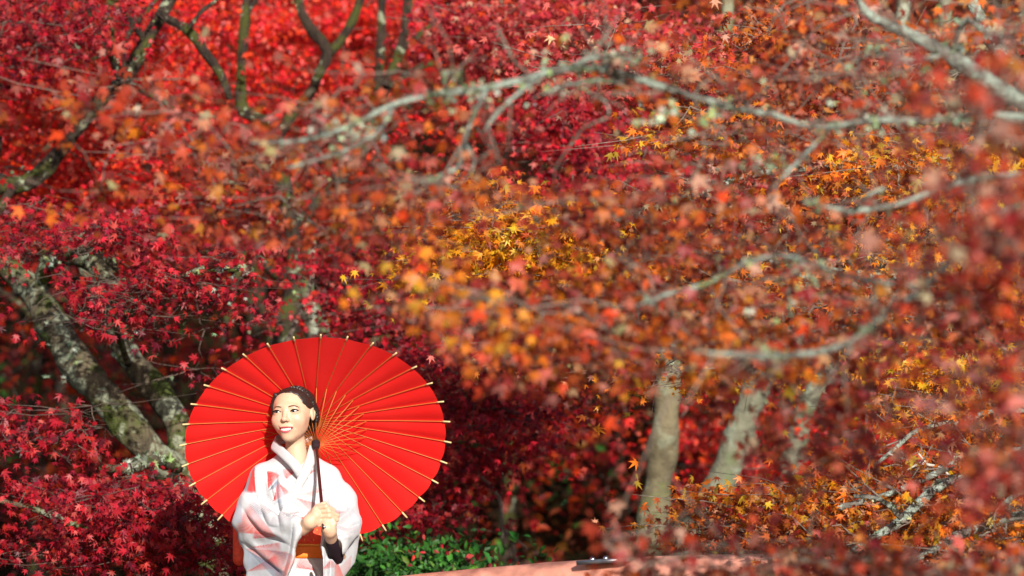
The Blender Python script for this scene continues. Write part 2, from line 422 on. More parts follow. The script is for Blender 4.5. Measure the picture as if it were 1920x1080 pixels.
def finish_trees():
    """leaves that show largest become leaf parts, the rest one crown"""
    data = []
    for t in TREES:
        if not t.fol.pos: data.append(None); continue
        d = t.fol.arrays(); k = thin_out(d[0]); data.append(tuple(a[k] for a in d))
    cell = 6; W = 1920//cell; H = 1080//cell
    zb = np.full((W+4,H+4), 1e9)
    pr = []
    for d in data:
        if d is None: pr.append(None); continue
        x,y,z = proj(d[0]); pr.append((x,y,z))
        rpx = d[1]*FPX/z*.45
        ok = (x>0)&(x<1920)&(y>0)&(y<1080)
        ix = (x[ok]/cell).astype(int)+1; iy = (y[ok]/cell).astype(int)+1
        for a in (-1,0,1):
            for b_ in (-1,0,1): np.minimum.at(zb, (ix+a, iy+b_), z[ok])
    for t,d,p in zip(TREES,data,pr):
        if d is None: continue
        pos,size,fr,col = d; keep = np.ones(len(pos),bool)
        tpl = getattr(t,'tpl',LEAF7); mat = getattr(t,'leafmat',M_LEAF); nsing = getattr(t,'singles',0)
        if nsing:
            x,y,z = p
            ok = (x>4)&(x<1916)&(y>4)&(y<1076)
            ix = np.clip((x/cell).astype(int)+1,0,W+3); iy = np.clip((y/cell).astype(int)+1,0,H+3)
            ok &= z <= zb[ix,iy]+1e-6
            faceon = np.abs(fr[:,1,2])
            sc = size/z*(.4+faceon)*ok
            pick = np.argsort(-sc)[:nsing]; pick = pick[sc[pick] > 0]
            keep[pick] = False
            for i in pick:
                o = link('leaf', leaf_variant(tpl, col[i], mat), t.root)
                M = Matrix([list(fr[i][r]) for r in range(3)]).to_4x4()
                s_ = float(size[i])
                o.matrix_local = Matrix.Translation(Vector((pos[i]-t.base).tolist())) @ M @ Matrix.Scale(s_,4)
        v,f = leaf_geo(pos[keep]-t.base, size[keep], fr[keep], tpl)
        me = np_mesh('crown', v, f, mat, False, np.repeat(col[keep],len(tpl[0]),0))
        tag(link('crown', me, t.root), kind='stuff')
        if t.lichen.pos:
            pos,size,fr,col = t.lichen.arrays()
            v,f = leaf_geo(pos-t.base, size, fr, LEAF5)
            tag(link('lichen', np_mesh('lichen', v, f, M_LICHEN, False, np.repeat(col,len(LEAF5[0]),0)), t.root), kind='stuff')
    print('LEAVES', sum(len(d[0]) for d in data if d is not None))
# ------------------------------------------------------------------ trees
def gy_px(Y, x=0):                     # pixel row where the ground lies at distance Y
    z = float(terrain_z(np.array(x), np.array(Y)))-.08
    return float(proj(np.array((x,Y,z)))[1][0])
def base_at(px, Y):
    p = P(px, 700, Y); return (p[0], Y, float(terrain_z(p[0],Y)))

# --- tree A: two mossy leaning trunks at the left, crimson leaves
A = Tree('maple_tree', 'crimson leaved maple with two leaning mossy trunks left of the parasol', 'tree', base_at(420,16.0), 'maples around the bridge', M_BARK_MOSS, M_TWIG_DARK)
A.limb([(430,gy_px(16),16,44),(425,1300,16,36),(400,1080,16,32),(372,960,16,31),(325,885,16,31),(262,825,16,29),(195,745,16,30),(130,655,16.2,31),(75,570,16.4,27),(25,505,16.5,21),(-60,430,16.6,17),(-140,330,16.8,14)], 'trunk', sides=18, wob=.35, rough=.06, lichen=.22, tuft=.024)
A.limb([(372,960,16.05,30),(336,890,16.05,28),(330,800,16.1,26),(298,740,16.2,25),(252,685,16.3,23),(215,620,16.4,20),(190,560,16.5,14),(160,500,16.6,10),(150,420,16.7,7)], 'branch', sides=16, wob=.35, rough=.06, lichen=.2, tuft=.024)
A.limb([(60,575,16.5,16),(90,500,16.4,19),(140,480,16.3,20),(185,500,16.2,20),(212,535,16.2,10)], 'branch', lichen=.4, tuft=.026)
A.limb([(330,880,15.8,12),(290,865,15.4,12),(240,880,15.1,10),(190,875,14.9,6)], 'branch', lichen=.5, tuft=.026)
A.limb([(90,500,16.3,10),(170,470,15.8,7),(260,530,15.4,6),(370,510,15.2,4),(460,505,15.1,3)], 'branch', lichen=.5)
A.limb([(240,680,16.2,7),(220,620,15.7,6),(210,590,15.4,5)], 'branch')
A.limb([(400,1080,15.9,16),(330,1060,15.2,12),(200,1010,14.8,9),(80,960,14.7,6),(-30,930,14.8,4)], 'branch')
A.limb([(330,1060,15.2,9),(420,1040,14.8,6),(480,1090,14.7,4)], 'branch')
A.pal = 'crimson'; A.singles = 300
f = A.fol
KA = dict(size=.040); A.fol.more, A.fol.less = 1.15, .74
f.spray(90,425,15.5,150,55,.4,16,55,'crimson',**KA); f.spray(190,430,15.3,60,40,.3,8,60,'crimson',**KA); f.spray(10,470,15.5,60,30,.3,3,40,'crimson',**KA)
f.spray(270,535,15.1,140,30,.3,17,54,'crimson',**KA); f.spray(390,500,15.2,90,40,.3,5,40,'crimson',**KA); f.spray(180,600,15.1,60,28,.3,5,42,'crimson',**KA); f.spray(265,580,15.1,80,22,.2,4,42,'crimson',**KA)
f.spray(100,800,15,140,50,.3,10,50,'crimson',**KA); f.spray(225,935,14.8,175,60,.3,24,62,'crimson',**KA); f.spray(330,965,14.7,105,65,.3,15,62,'crimson',**KA)
f.spray(50,1035,14.9,150,35,.3,7,52,'crimson',**KA); f.spray(260,1010,14.7,180,36,.25,15,60,'crimson',**KA); f.spray(400,1050,14.6,70,30,.2,5,54,'crimson',**KA)
f.spray(410,685,15.5,50,40,.3,3,32,'crimson',**KA); f.spray(400,600,15.4,60,36,.3,2,22,'crimson',**KA); f.spray(30,760,15.4,70,25,.3,2,40,'crimson',**KA)
f.spray(100,20,16.6,200,70,.5,14,60,'crimson'); f.spray(60,120,16.8,140,40,.5,6,50,'crimson')
f.clump(P(250,560,15.05),16,'lichen',size=.02,spread=(.22,.1,.03)); f.clump(P(300,525,15.05),14,'lichen',size=.018,spread=(.2,.1,.02))
f.clump(P(455,520,15.1),14,'lichen',size=.018,spread=(.06,.05,.04)); f.clump(P(420,545,15.1),12,'lichen',size=.018,spread=(.06,.05,.03))

# --- tree B: dark forked trunk at the upper left
B = Tree('maple_tree', 'scarlet maple with dark lichen spotted limb rising from the left edge', 'tree', base_at(-260,18.4), 'maples around the bridge', M_BARK_DARK, M_TWIG_DARK)
B.limb([(-260,gy_px(18.4),18.4,40),(-250,1000,18.4,34),(-190,560,18,28),(-100,370,17.6,23),(-40,335,17.5,21),(25,348,17.5,19),(70,335,17.5,16),(112,290,17.5,14),(150,240,17.5,13),(190,188,17.5,14),(228,150,17.5,15),(262,95,17.5,13),(290,45,17.5,12),(318,0,17.5,11),(350,-70,17.5,9)], 'trunk', sides=14, wob=.3, lichen=.08, tuft=.014)
for q in ([(228,150,17.4,9),(206,100,17.3,6),(180,45,17.3,5),(160,5,17.3,4),(150,-40,17.3,3)],
          [(300,28,17.4,8),(352,55,17.3,9),(386,98,17.3,9),(416,140,17.3,9),(432,185,17.3,7)],
          [(218,135,17.3,8),(255,165,17.3,6),(300,185,17.3,7),(332,215,17.3,6),(352,225,17.2,4)],
          [(210,112,17.2,4),(212,60,17.2,4),(200,0,17.2,3),(196,-30,17.2,2)],
          [(232,140,17.2,4),(236,70,17.2,5),(272,25,17.2,4),(300,-10,17.2,3)],
          [(-40,330,17.4,10),(-10,300,17.4,9),(0,255,17.4,5)],
          [(270,75,17.2,6),(240,30,17.2,7),(205,5,17.2,5),(180,-20,17.2,4)],
          [(25,345,17.4,9),(-5,400,17.4,8),(-30,460,17.4,6)],
          [(205,95,17.2,4),(170,110,17.1,3.4),(120,60,17.1,3),(90,20,17.1,2)],[(352,55,17.2,5),(380,20,17.2,4),(420,-10,17.2,3)],[(255,165,17.2,4),(230,215,17.1,3.5),(235,260,17.1,2.5)]):
    B.limb(q, 'branch', lichen=.10, tuft=.013)
B.pal='scarlet'; B.singles=60
f = B.fol
f.spray(70,150,18.4,190,110,.5,30,55,'scarlet'); f.spray(90,330,18.3,160,100,.5,22,55,'scarlet'); f.spray(300,60,18.6,150,90,.5,16,52,'scarlet')
f.spray(220,280,18.5,130,80,.5,16,50,'scarlet'); f.spray(60,40,17.8,130,60,.4,12,50,'crimson')

# --- tree C: branches at the upper middle, trunk behind the parasol
C_ = Tree('maple_tree', 'bright red maple whose dark trunk forks behind the parasol top', 'tree', base_at(520,19.2), 'maples around the bridge', M_BARK_DARK, M_TWIG_DARK)
C_.limb([(515,gy_px(19.2),19.2,34),(520,900,19.2,30),(526,650,19.0,28),(545,585,19,24),(560,520,19,19),(548,420,19,16),(530,320,19,14),(515,250,19,13),(490,222,19,12),(455,208,19,12),(450,165,19,10),(453,90,19,9),(463,0,19,9),(468,-70,19,7)], 'trunk', sides=14, wob=.3, lichen=.08, tuft=.014)
for q in ([(456,30,19,6),(478,5,19,5),(490,-30,19,4)],
          [(520,260,19,11),(545,220,19,11),(575,190,19.2,9),(598,140,19,10),(616,98,19,12),(588,62,19,10),(566,25,19,9),(552,-40,19,8)],
          [(616,98,19,10),(640,72,19,10),(662,35,19,9),(682,-20,19,7)],
          [(560,520,19,14),(520,515,18.9,13),(500,500,18.8,8),(480,480,18.8,5)],
          [(560,420,19.2,12),(640,330,19.6,11),(700,240,20,10),(710,160,20,9),(716,70,20,9),(718,-20,20,8)],
          [(700,240,20,9),(730,140,20,10),(752,85,20,9),(765,0,20,9),(770,-50,20,7)],
          [(745,100,20,6),(780,70,20,6),(812,45,20,4)],
          [(720,165,19.8,5),(760,140,19.7,6),(790,125,19.7,6),(812,120,19.7,4)]):
    C_.limb(q, 'branch', lichen=.10, tuft=.013)
C_.limb([(420,640,18.5,5),(432,570,18.5,7),(450,505,18.5,7),(458,470,18.5,4)], 'branch')
C_.pal='scarlet'; C_.singles=60
f = C_.fol
f.spray(430,60,20.4,180,90,.7,28,55,'scarlet'); f.spray(600,50,20.6,130,80,.7,22,55,'scarlet'); f.spray(700,30,20.8,110,70,.6,15,52,'scarlet')
f.spray(400,210,20.3,170,90,.7,26,52,'scarlet'); f.spray(600,200,20.4,150,100,.7,20,50,'scarlet'); f.spray(250,330,20.4,200,80,.7,18,50,'scarlet')
f.spray(450,340,20.2,170,80,.7,16,48,'deep'); f.spray(400,460,20,170,70,.7,12,48,'deep')

# --- tree D: pale twin trunk, crimson sprays right of the parasol
D_ = Tree('maple_tree', 'crimson maple with pale grey trunk just above the parasol rim', 'tree', base_at(640,18.0), 'maples around the bridge', M_BARK_PALE, M_TWIG_DARK)
D_.limb([(640,gy_px(18),18,36),(632,900,18,32),(612,720,18,27),(600,640,18,26),(588,600,18,22),(576,556,18,14),(580,500,18,10),(584,450,18,7)], 'trunk', sides=14, lichen=.3)
D_.limb([(600,640,18,20),(620,650,17.9,14),(650,640,17.6,9),(740,620,17.2,8),(840,690,16.8,6),(930,720,16.6,4)], 'branch', lichen=.3)
D_.limb([(536,648,17.4,5),(556,600,17.4,4.5),(580,548,17.4,4),(584,470,17.4,3.5)], 'branch', mat=M_TWIG)
D_.limb([(632,900,17.9,16),(700,860,17.4,12),(780,870,17,9),(860,830,16.7,6),(930,850,16.6,4)], 'branch')
D_.limb([(632,960,17.9,14),(700,980,17.2,9),(760,990,17,5)], 'branch')
D_.pal='crimson'; D_.singles=200
f = D_.fol
f.spray(850,700,16.4,150,80,.4,20,46,'crimson'); f.spray(890,780,16.4,100,60,.4,11,42,'crimson'); f.spray(850,870,16.5,110,40,.4,10,42,'crimson')
f.spray(770,960,16.4,90,50,.3,10,42,'crimson'); f.spray(760,1000,16.3,60,30,.3,4,30,'crimson'); f.spray(700,580,17,140,60,.4,14,46,'crimson'); f.spray(720,500,17,120,60,.4,12,46,'crimson')
f.spray(800,610,16.8,80,50,.3,8,46,'crimson'); f.spray(1000,800,17.2,90,60,.4,9,42,'scarlet'); f.spray(1060,740,17.4,110,50,.4,9,42,'deep')

# --- trunks E F G at the right, rosy and rust crowns behind the blurred branches
E_ = Tree('maple_tree', 'straight grey green maple trunk standing beyond the bridge rail end', 'tree', base_at(1230,18.6), 'maples around the bridge', M_BARK_PALE, M_TWIG)
E_.limb([(1205,gy_px(18.6),18.6,38),(1215,1150,18.6,33),(1228,965,18.6,29),(1240,850,18.6,28),(1252,720,18.6,25),(1262,600,18.6,21),(1275,450,18.6,18),(1300,330,18.6,15),(1345,200,18.6,13),(1360,60,18.6,12),(1366,-60,18.6,10)], 'trunk', mat=M_BARK_OLIVE, sides=18, wob=.15, rough=.02, lichen=.08)
E_.limb([(1275,450,18.6,12),(1220,330,18.4,10),(1205,230,18.3,8),(1198,170,18.3,5)], 'branch', mat=M_BARK_GREY)
E_.limb([(1262,600,18.6,12),(1180,520,18,9),(1100,430,17.6,7),(1000,380,17.4,5)], 'branch')
E_.limb([(1300,330,18.6,10),(1180,240,18.2,8),(1080,180,17.8,7),(980,110,17.6,5),(900,60,17.5,4)], 'branch')
E_.pal='crimson'; E_.singles=120
f = E_.fol
f.spray(960,70,17.6,120,80,.5,20,52,'rosy'); f.spray(860,60,17.8,90,60,.4,10,50,'crimson'); f.spray(1080,240,17.2,90,60,.4,12,52,'crimson'); f.spray(1110,320,17.2,80,60,.4,9,50,'crimson')
f.spray(1300,120,17.5,90,50,.4,10,46,'rosy'); f.spray(1150,60,17.8,180,80,.5,18,50,'rosy'); f.spray(950,200,18,160,80,.5,16,46,'scarlet')
f.spray(1290,330,17.8,200,120,.5,22,48,'rosy'); f.spray(1080,560,17.6,200,90,.5,16,48,'rosy')

F_ = Tree('maple_tree', 'leaning pale trunk of rosy maple right of the straight trunk', 'tree', base_at(1270,19.4), 'maples around the bridge', M_BARK_PALE, M_TWIG)
F_.limb([(1240,gy_px(19.4),19.4,38),(1290,1090,19.4,32),(1345,925,19.4,30),(1400,765,19.4,27),(1440,660,19.4,22),(1500,540,19.4,19),(1580,420,19.4,16),(1640,300,19.4,13),(1680,150,19.4,10)], 'trunk', mat=M_BARK_SAGE, sides=16, wob=.2, rough=.02, lichen=.1)
F_.limb([(1580,420,19.4,12),(1700,330,19.2,9),(1800,280,19,7),(1920,260,19,5)], 'branch')
F_.pal='rosy'; F_.singles=60
f = F_.fol
f.spray(1480,640,18.6,180,70,.5,16,46,'crimson'); f.spray(1640,690,18.4,140,60,.4,12,46,'crimson'); f.spray(1460,850,20.2,60,90,.4,9,44,'scarlet'); f.spray(1330,830,20.4,70,110,.5,9,42,'scarlet')
f.spray(1600,830,20,110,80,.5,12,44,'scarlet'); f.spray(1600,200,18.6,260,150,.7,32,48,'rust'); f.spray(1800,420,18.4,180,120,.6,20,48,'rust'); f.spray(1880,620,17.5,80,60,.4,8,46,'rosy')
G_ = Tree('maple_tree', 'slim mossy trunk of maple behind orange leaves', 'tree', base_at(1420,20.4), 'maples around the bridge', M_BARK_PALE, M_TWIG)
G_.limb([(1400,gy_px(20.4),20.4,30),(1440,1040,20.4,25),(1472,905,20.4,23),(1506,790,20.4,20),(1535,725,20.4,18),(1575,630,20.4,14),(1640,500,20.4,11),(1700,380,20.4,9),(1755,200,20.4,14),(1770,60,20.4,13),(1780,-50,20.4,10)], 'trunk', mat=M_BARK_SAGE, sides=14, wob=.25, rough=.03, lichen=.2)
G_.limb([(1760,160,20.3,10),(1850,90,20,9),(1930,20,20,7)], 'branch'); G_.limb([(1755,200,20.3,9),(1700,190,20,10),(1640,210,20,8)], 'branch', lichen=1.5)
G_.pal='rust'; G_.singles=40
f = G_.fol
f.spray(1800,120,20.6,180,110,.6,20,46,'rust'); f.spray(1500,60,20.6,260,90,.6,22,46,'rust'); f.spray(1850,340,20.6,120,120,.6,10,46,'rust'); f.spray(1450,480,20.4,200,120,.6,14,44,'rust')

# --- tree K: yellow orange maple just behind the blurred branches
K_ = Tree('maple_tree', 'golden orange maple glowing behind the blurred grey branches', 'tree', base_at(2150,15.2), 'maples around the bridge', M_BARK_GREY, M_TWIG)
K_.limb([(2150,gy_px(15.2),15.2,60),(2160,1000,15.2,52),(2120,600,15,40),(2050,380,14.8,28),(1950,200,14.8,20),(1850,60,14.8,14),(1800,-60,14.8,10)], 'trunk', sides=14)
for q in ([(2120,600,15,24),(1950,560,14.6,14),(1800,520,14.4,10),(1650,520,14.3,8),(1500,500,14.3,7),(1380,490,14.4,6),(1250,520,14.4,5),(1100,500,14.5,5),(950,480,14.6,4)],
          [(2050,380,14.8,18),(1900,330,14.6,12),(1750,300,14.5,9),(1560,310,14.5,7),(1400,330,14.5,6),(1200,400,14.5,5),(1050,400,14.5,4)],
          [(2120,640,15,18),(1980,680,14,10),(1880,700,13.6,7),(1800,715,13.4,5)],
          [(1650,520,14.3,6),(1640,600,13.8,5),(1650,680,13.5,4)],
          [(1380,500,14.4,5),(1300,600,14,4),(1260,680,13.8,3)]):
    K_.limb(q, 'branch', lichen=.2, tuft=.018, shoots=.4)
K_.fol.more, K_.fol.less = 1.6, .74; K_.pal='yellow'; K_.singles=300
f = K_.fol
f.spray(950,470,14.4,115,65,.3,30,46,'yellow'); f.spray(890,500,14.5,60,40,.2,8,42,'yellow'); f.spray(1040,440,14.5,110,60,.3,14,42,'orange'); f.spray(900,390,14.6,140,60,.3,11,40,'orange')
f.spray(1120,500,14.4,110,50,.3,12,42,'yellow'); f.spray(1280,500,14.4,120,60,.3,14,42,'orange'); f.spray(1400,540,14.2,120,60,.3,13,42,'orange')
f.spray(1230,400,14.4,150,80,.3,14,40,'rust'); f.spray(1760,300,14.3,120,80,.3,12,42,'yellow'); f.spray(1640,330,14.3,120,70,.3,12,42,'orange'); f.spray(1340,250,14.5,120,60,.3,10,42,'orange')
f.spray(1760,470,14.3,100,50,.3,9,40,'yellow'); f.spray(1880,560,14,80,80,.3,9,40,'orange'); f.spray(1640,580,13.8,130,60,.3,13,42,'rust')
f.spray(1270,690,13.7,55,28,.2,7,34,'orange'); f.spray(1400,695,13.8,60,28,.2,6,30,'yellow'); f.spray(1310,660,14,80,40,.2,5,34,'orange'); f.spray(1680,650,13.5,70,40,.2,5,30,'yellow')
f.spray(1800,720,13.3,70,45,.2,12,34,'yellow'); f.spray(1790,760,13.2,60,35,.2,6,32,'orange'); f.spray(1530,420,14.3,150,80,.3,11,40,'rust')
f.spray(1500,130,14.6,300,100,.4,28,42,'rust'); f.spray(1800,150,14.6,160,120,.4,16,42,'rust'); f.spray(1080,650,14.2,150,50,.3,9,38,'rust'); f.spray(1150,100,14.8,160,70,.3,9,40,'rosy')

# --- tree J: low orange maple at the lower right
J_ = Tree('maple_tree', 'low orange maple spreading thin branches over the lower right', 'tree', base_at(2350,12.8), 'maples around the bridge', M_BARK_GREY, M_TWIG)
J_.limb([(2350,gy_px(12.8),12.8,60),(2330,1300,12.8,50),(2250,1050,12.8,36),(2150,930,12.7,26),(2080,840,12.7,18),(2040,700,12.7,12)], 'trunk', sides=14)
for q in ([(2250,1050,12.7,16),(2050,970,12.3,11),(1930,962,12.2,9),(1850,985,12.2,8),(1785,1008,12.2,8),(1725,1048,12.2,7),(1670,1080,12.2,6)],
          [(2150,930,12.7,16),(1960,850,12.6,10),(1860,860,12.5,9),(1792,895,12.5,9),(1740,925,12.5,9),(1692,970,12.5,9),(1650,1000,12.5,8),(1598,1032,12.5,6)],
          [(1960,850,12.7,8),(1830,845,12.8,5),(1775,878,12.8,6),(1700,912,12.8,6),(1640,935,12.8,6),(1580,950,12.8,5),(1495,985,12.8,4)],
          [(2080,840,12.8,10),(1920,770,13,6),(1790,790,13,5),(1720,806,13,5),(1682,838,13,4),(1640,872,13,3)],
          [(2150,930,12.6,12),(2010,990,12,8),(1910,1050,11.8,7),(1880,1110,11.8,6)],
          [(1692,970,12.4,7),(1650,935,12.4,4),(1600,930,12.4,4)],
          [(1850,985,12.1,6),(1900,930,12,5),(1990,900,11.9,5)]):
    J_.limb(q, 'branch', lichen=.2, tuft=.016, shoots=.4)
for q in ([(1800,880,12.9,3.4),(1745,872,12.9,3),(1700,862,12.9,2.6),(1665,850,12.9,1.6)],[(1790,858,12.8,3),(1778,842,12.8,2.6),(1788,822,12.8,2)],[(1740,872,12.8,2.4),(1722,850,12.8,2)],[(1720,870,12.8,2.2),(1700,882,12.8,1.6)],[(1765,876,12.8,2.4),(1780,892,12.8,2)],[(1700,862,12.8,2),(1690,846,12.8,1.5)]):
    J_.limb(q, 'bare_twig', mat=M_TWIG_WHITE, sides=5)
J_.fol.more, J_.fol.less = 1.6, .72; J_.pal='orange'; J_.singles=300
f = J_.fol
f.spray(1420,960,13.1,150,28,.25,20,42,'orange'); f.spray(1560,935,13,130,40,.25,14,40,'orange'); f.spray(1640,985,12.9,160,50,.3,22,42,'orange'); f.spray(1400,1000,12.8,160,40,.25,12,40,'rust')
f.spray(1740,920,12.9,120,50,.3,10,38,'orange'); f.spray(1800,800,13,70,30,.2,6,34,'orange'); f.spray(1800,1020,12.4,150,60,.3,16,40,'orange'); f.spray(1560,1040,12.5,200,40,.3,16,40,'rust')
f.spray(1900,900,12.4,80,80,.3,8,38,'rust'); f.spray(1700,850,13.1,60,30,.2,3,24,'orange'); f.spray(1880,1040,12,80,50,.3,9,38,'orange'); f.spray(1740,1060,12,150,40,.3,9,38,'rust')

# --- tree I: the blurred maple nearest to the camera
I_ = Tree('maple_tree', 'out of focus maple nearest the camera with grey lichened branches', 'tree', base_at(3000,10.0), 'maples around the bridge', M_BARK_GREY, M_TWIG)
I_.limb([(3000,gy_px(10),10,80),(2960,1200,10,66),(2800,800,9.8,52),(2600,500,9.6,40),(2350,330,9.5,30),(2150,260,9.5,22),(1990,215,9.5,17),(1920,190,9.5,16),(1830,135,9.5,16),(1775,100,9.5,14),(1715,68,9.5,12),(1640,35,9.5,9),(1610,0,9.5,6),(1600,-40,9.5,5)], 'trunk', sides=14, wob=.2, lichen=.1)
for q in ([(1785,105,9.5,8),(1796,60,9.45,8),(1815,35,9.4,6),(1850,62,9.4,6),(1900,70,9.4,4)],
          [(1775,102,9.5,9),(1722,112,9.4,8),(1680,110,9.3,7),(1640,95,9.3,5)],
          [(2350,330,9.5,20),(2100,250,9.2,13),(1960,226,9,9),(1850,214,9,8),(1740,226,9,8),(1640,224,9,8),(1560,238,9,7),(1500,232,9,7),(1450,215,9,8),(1380,203,9,9),(1300,180,9,9),(1220,155,9,10),(1140,130,9,11),(1060,130,9,11),(1000,145,9,10),(920,165,9,9),(830,176,9,8),(740,195,9,8),(680,226,9,7),(620,250,9,6),(550,266,9,5),(470,268,9,3.5)],
          [(1130,132,9,8),(1180,158,9,7),(1125,150,9,7),(1060,160,9,5),(1000,185,9,4)],
          [(1070,128,8.95,8),(1100,112,8.9,7),(1150,105,8.9,6),(1185,115,8.9,4)],
          [(915,166,8.95,7),(892,210,8.9,7),(872,260,8.9,8),(860,312,8.9,7),(820,332,8.9,6),(790,345,8.9,4)],
          [(735,200,9,6),(715,240,8.9,6),(665,275,8.9,5),(600,298,8.9,5),(540,315,8.9,4)],
          [(1010,145,8.9,6),(960,185,8.8,5),(925,220,8.8,5),(905,250,8.8,4)],
          [(880,170,8.9,5),(838,165,8.85,5),(835,140,8.85,5),(850,136,8.85,4)],
          [(870,270,8.9,6),(890,300,8.8,5),(880,330,8.8,4)],
          [(2600,500,9.6,20),(2250,480,9,14),(1950,385,8.6,10),(1850,430,8.4,10),(1730,540,8.2,9),(1650,598,8,9),(1600,640,8,10),(1520,663,8,11),(1440,668,8,11),(1380,665,8,8),(1300,660,8,5)],
          [(1730,540,8.2,8),(1600,520,8.4,7),(1480,480,8.6,6),(1400,492,8.6,7),(1330,530,8.6,8),(1250,552,8.6,6),(1180,580,8.6,4)],
          [(2250,400,9.3,14),(1980,330,9,8),(1840,335,8.9,8),(1760,356,8.9,7),(1680,385,8.9,7),(1590,396,8.9,7),(1520,380,8.9,4)],
          [(1600,395,8.9,6),(1632,364,8.85,6),(1660,352,8.85,4)],
          [(1560,238,9,5),(1480,320,8.8,5),(1440,360,8.8,4)],
          [(1640,600,8,4),(1638,560,8,5),(1642,535,8,3)],
          [(1060,150,9,4),(1135,190,9,3),(1140,220,9,2.5)]):
    I_.limb([(a,b_,c,r*(.74 if c>8.7 else .64) if r<11.5 else r) for a,b_,c,r in q], 'branch', lichen=.16, tuft=.015, wob=.16, shoots=.45)
I_.fol.more, I_.fol.less = 1.7, .76; I_.pal='maroon'; I_.singles=250
for q in ((1115,92,.07),(1160,104,.05),(835,180,.04),(650,238,.05),(905,185,.04),(1640,225,.05),(1350,200,.04),(1690,150,.07),(1230,215,.04),(1800,215,.04),(1450,300,.05),(1480,560,.05),(1500,500,.04)):
    I_.lichen.clump(P(q[0],q[1],8.95), 34, 'lichen', size=.015, spread=(q[2],.03,q[2]*.3), facing=(0,-.5,.5), droop=0, jit=.9)
f = I_.fol
holes = ((970,475,165,80,.93),(1090,260,90,90,.8),(1250,230,60,60,.6),(1800,730,90,80,.95),(1260,700,70,40,.9),(900,330,60,30,.5),(960,60,110,70,.7),(1330,110,80,60,.55),(1730,330,90,60,.5),(1650,560,90,60,.5),(1400,560,90,50,.45),(1870,640,80,60,.7),
         (600,60,130,70,.9),(420,60,150,90,1.0))
FA = [(90,110),(200,120),(300,160),(450,230),(560,190),(640,120),(700,110),(850,70),(950,20),(1000,-40),(1970,-40),(1970,790),(1800,790),(1700,770),(1570,790),(1450,760),(1380,700),(1250,690),(1130,730),(1000,735),(900,690),(760,600),(640,560),(540,520),(440,465),(300,440),(160,360),(110,250)]
f.poly(FA, 8.9, 11.2, 150, 26, ['maroon','rust','rust'], holes, size=.040, spread=(.13,.2,.035), jit=.7)
f.poly([(700,150),(1970,-40),(1970,700),(1500,700),(1000,600),(700,400)], 8.6, 10.8, 46, 24, ['maroon','rust','rust','orange'], holes, size=.040, spread=(.12,.2,.04), jit=.7)
f.poly([(800,480),(1000,560),(1400,560),(1480,740),(1250,690),(1100,725),(900,680),(740,590)], 8.4, 10.4, 30, 26, ['maroon','rust','orange'], holes, size=.040, spread=(.12,.2,.04), jit=.7)
f.poly([(1760,150),(1970,120),(1970,780),(1820,700),(1780,420)], 6.4, 8.0, 18, 22, 'maroon', (), size=.040, spread=(.09,.15,.04), jit=.7)
f.poly([(1190,1110),(1200,1050),(1240,1000),(1330,1010),(1500,1030),(1640,1040),(1760,1060),(1970,1000),(1970,1100)], 8.0, 10, 34, 26, ['maroon','rust'], (), size=.040, spread=(.10,.18,.03), jit=.7)
f.poly([(1640,600),(1960,340),(1960,460),(1700,640)], 7.6, 8.2, 10, 26, ['maroon','rust'], (), size=.040, spread=(.10,.15,.04), jit=.7)
f.poly([(1500,700),(1700,770),(1740,900),(1500,880),(1440,800)], 8.2, 9.5, 9, 24, 'maroon', (), size=.040, spread=(.10,.18,.03), jit=.7)
f.poly([(1820,760),(1970,700),(1970,1000),(1860,900)], 6.8, 8.4, 10, 24, 'maroon', (), size=.040, spread=(.09,.15,.04), jit=.7)
f.poly([(1105,985),(1130,975),(1160,990),(1160,1020),(1110,1020)], 8.0, 8.8, 3, 18, 'maroon', (), size=.042, spread=(.06,.12,.03), jit=.7)
gap([(25,510),(75,570),(130,655),(195,745),(262,825),(310,880)], 50, 16.1, .985); gap([(225,650),(292,740),(328,800),(336,880)], 44, 16.1, .985)
gap([(60,480),(140,485),(200,505)], 22, 16, .8)
gap([(1258,630),(1240,850),(1230,965)], 36, 18.5, .88); LIT += [P(75,575,16.2),P(130,655,16),P(195,745,15.8),P(262,825,15.8),P(298,745,16),P(330,810,15.9)]
LIT += [P(870,1078,12.9),P(960,1068,12.8),P(1050,1062,12.75),P(1120,1058,12.65)]
LIT += [P(1252,730,18.5),P(1245,800,18.5),P(1240,860,18.5),P(1232,930,18.5)]
LIT += [P(1395,780,19.3),P(1372,850,19.3),P(1350,915,19.3),P(1505,795,20.3),P(1488,860,20.3)]
gap([(1445,660),(1400,765),(1350,925)], 38, 19.3, .86); gap([(1560,660),(1506,790),(1475,905)], 32, 20.3, .82)
gap([(0,345),(70,335),(150,240),(228,150),(290,45),(318,0)], 16, 17.4, .8); gap([(300,28),(386,98),(432,185)], 14, 17.2, .9); gap([(463,0),(450,165),(455,205)], 14, 18.9, .92); gap([(566,0),(598,50),(620,98),(662,35),(680,0)], 16, 18.9, .92); gap([(717,0),(712,130),(735,130),(762,10)], 16, 19.8, .9)
gap([(580,560),(600,640)], 26, 17.9, .85); gap([(556,560),(530,640)], 24, 18.9, .8)
gap([(1920,190),(1830,135),(1775,100),(1640,35)], 20, 9.6, .95); gap([(1960,226),(1740,226),(1560,238),(1450,215),(1300,180),(1140,130),(1060,130),(920,165),(740,195),(620,250),(540,270)], 15, 9.1, .95)
gap([(1840,335),(1760,356),(1680,385),(1590,396)], 14, 9, .9); gap([(1630,615),(1600,640),(1520,663),(1440,668),(1380,665)], 13, 8.3, .8); gap([(1400,492),(1330,530),(1250,552)], 12, 8.7, .95); gap([(915,166),(872,260),(860,312)], 12, 9, .9)
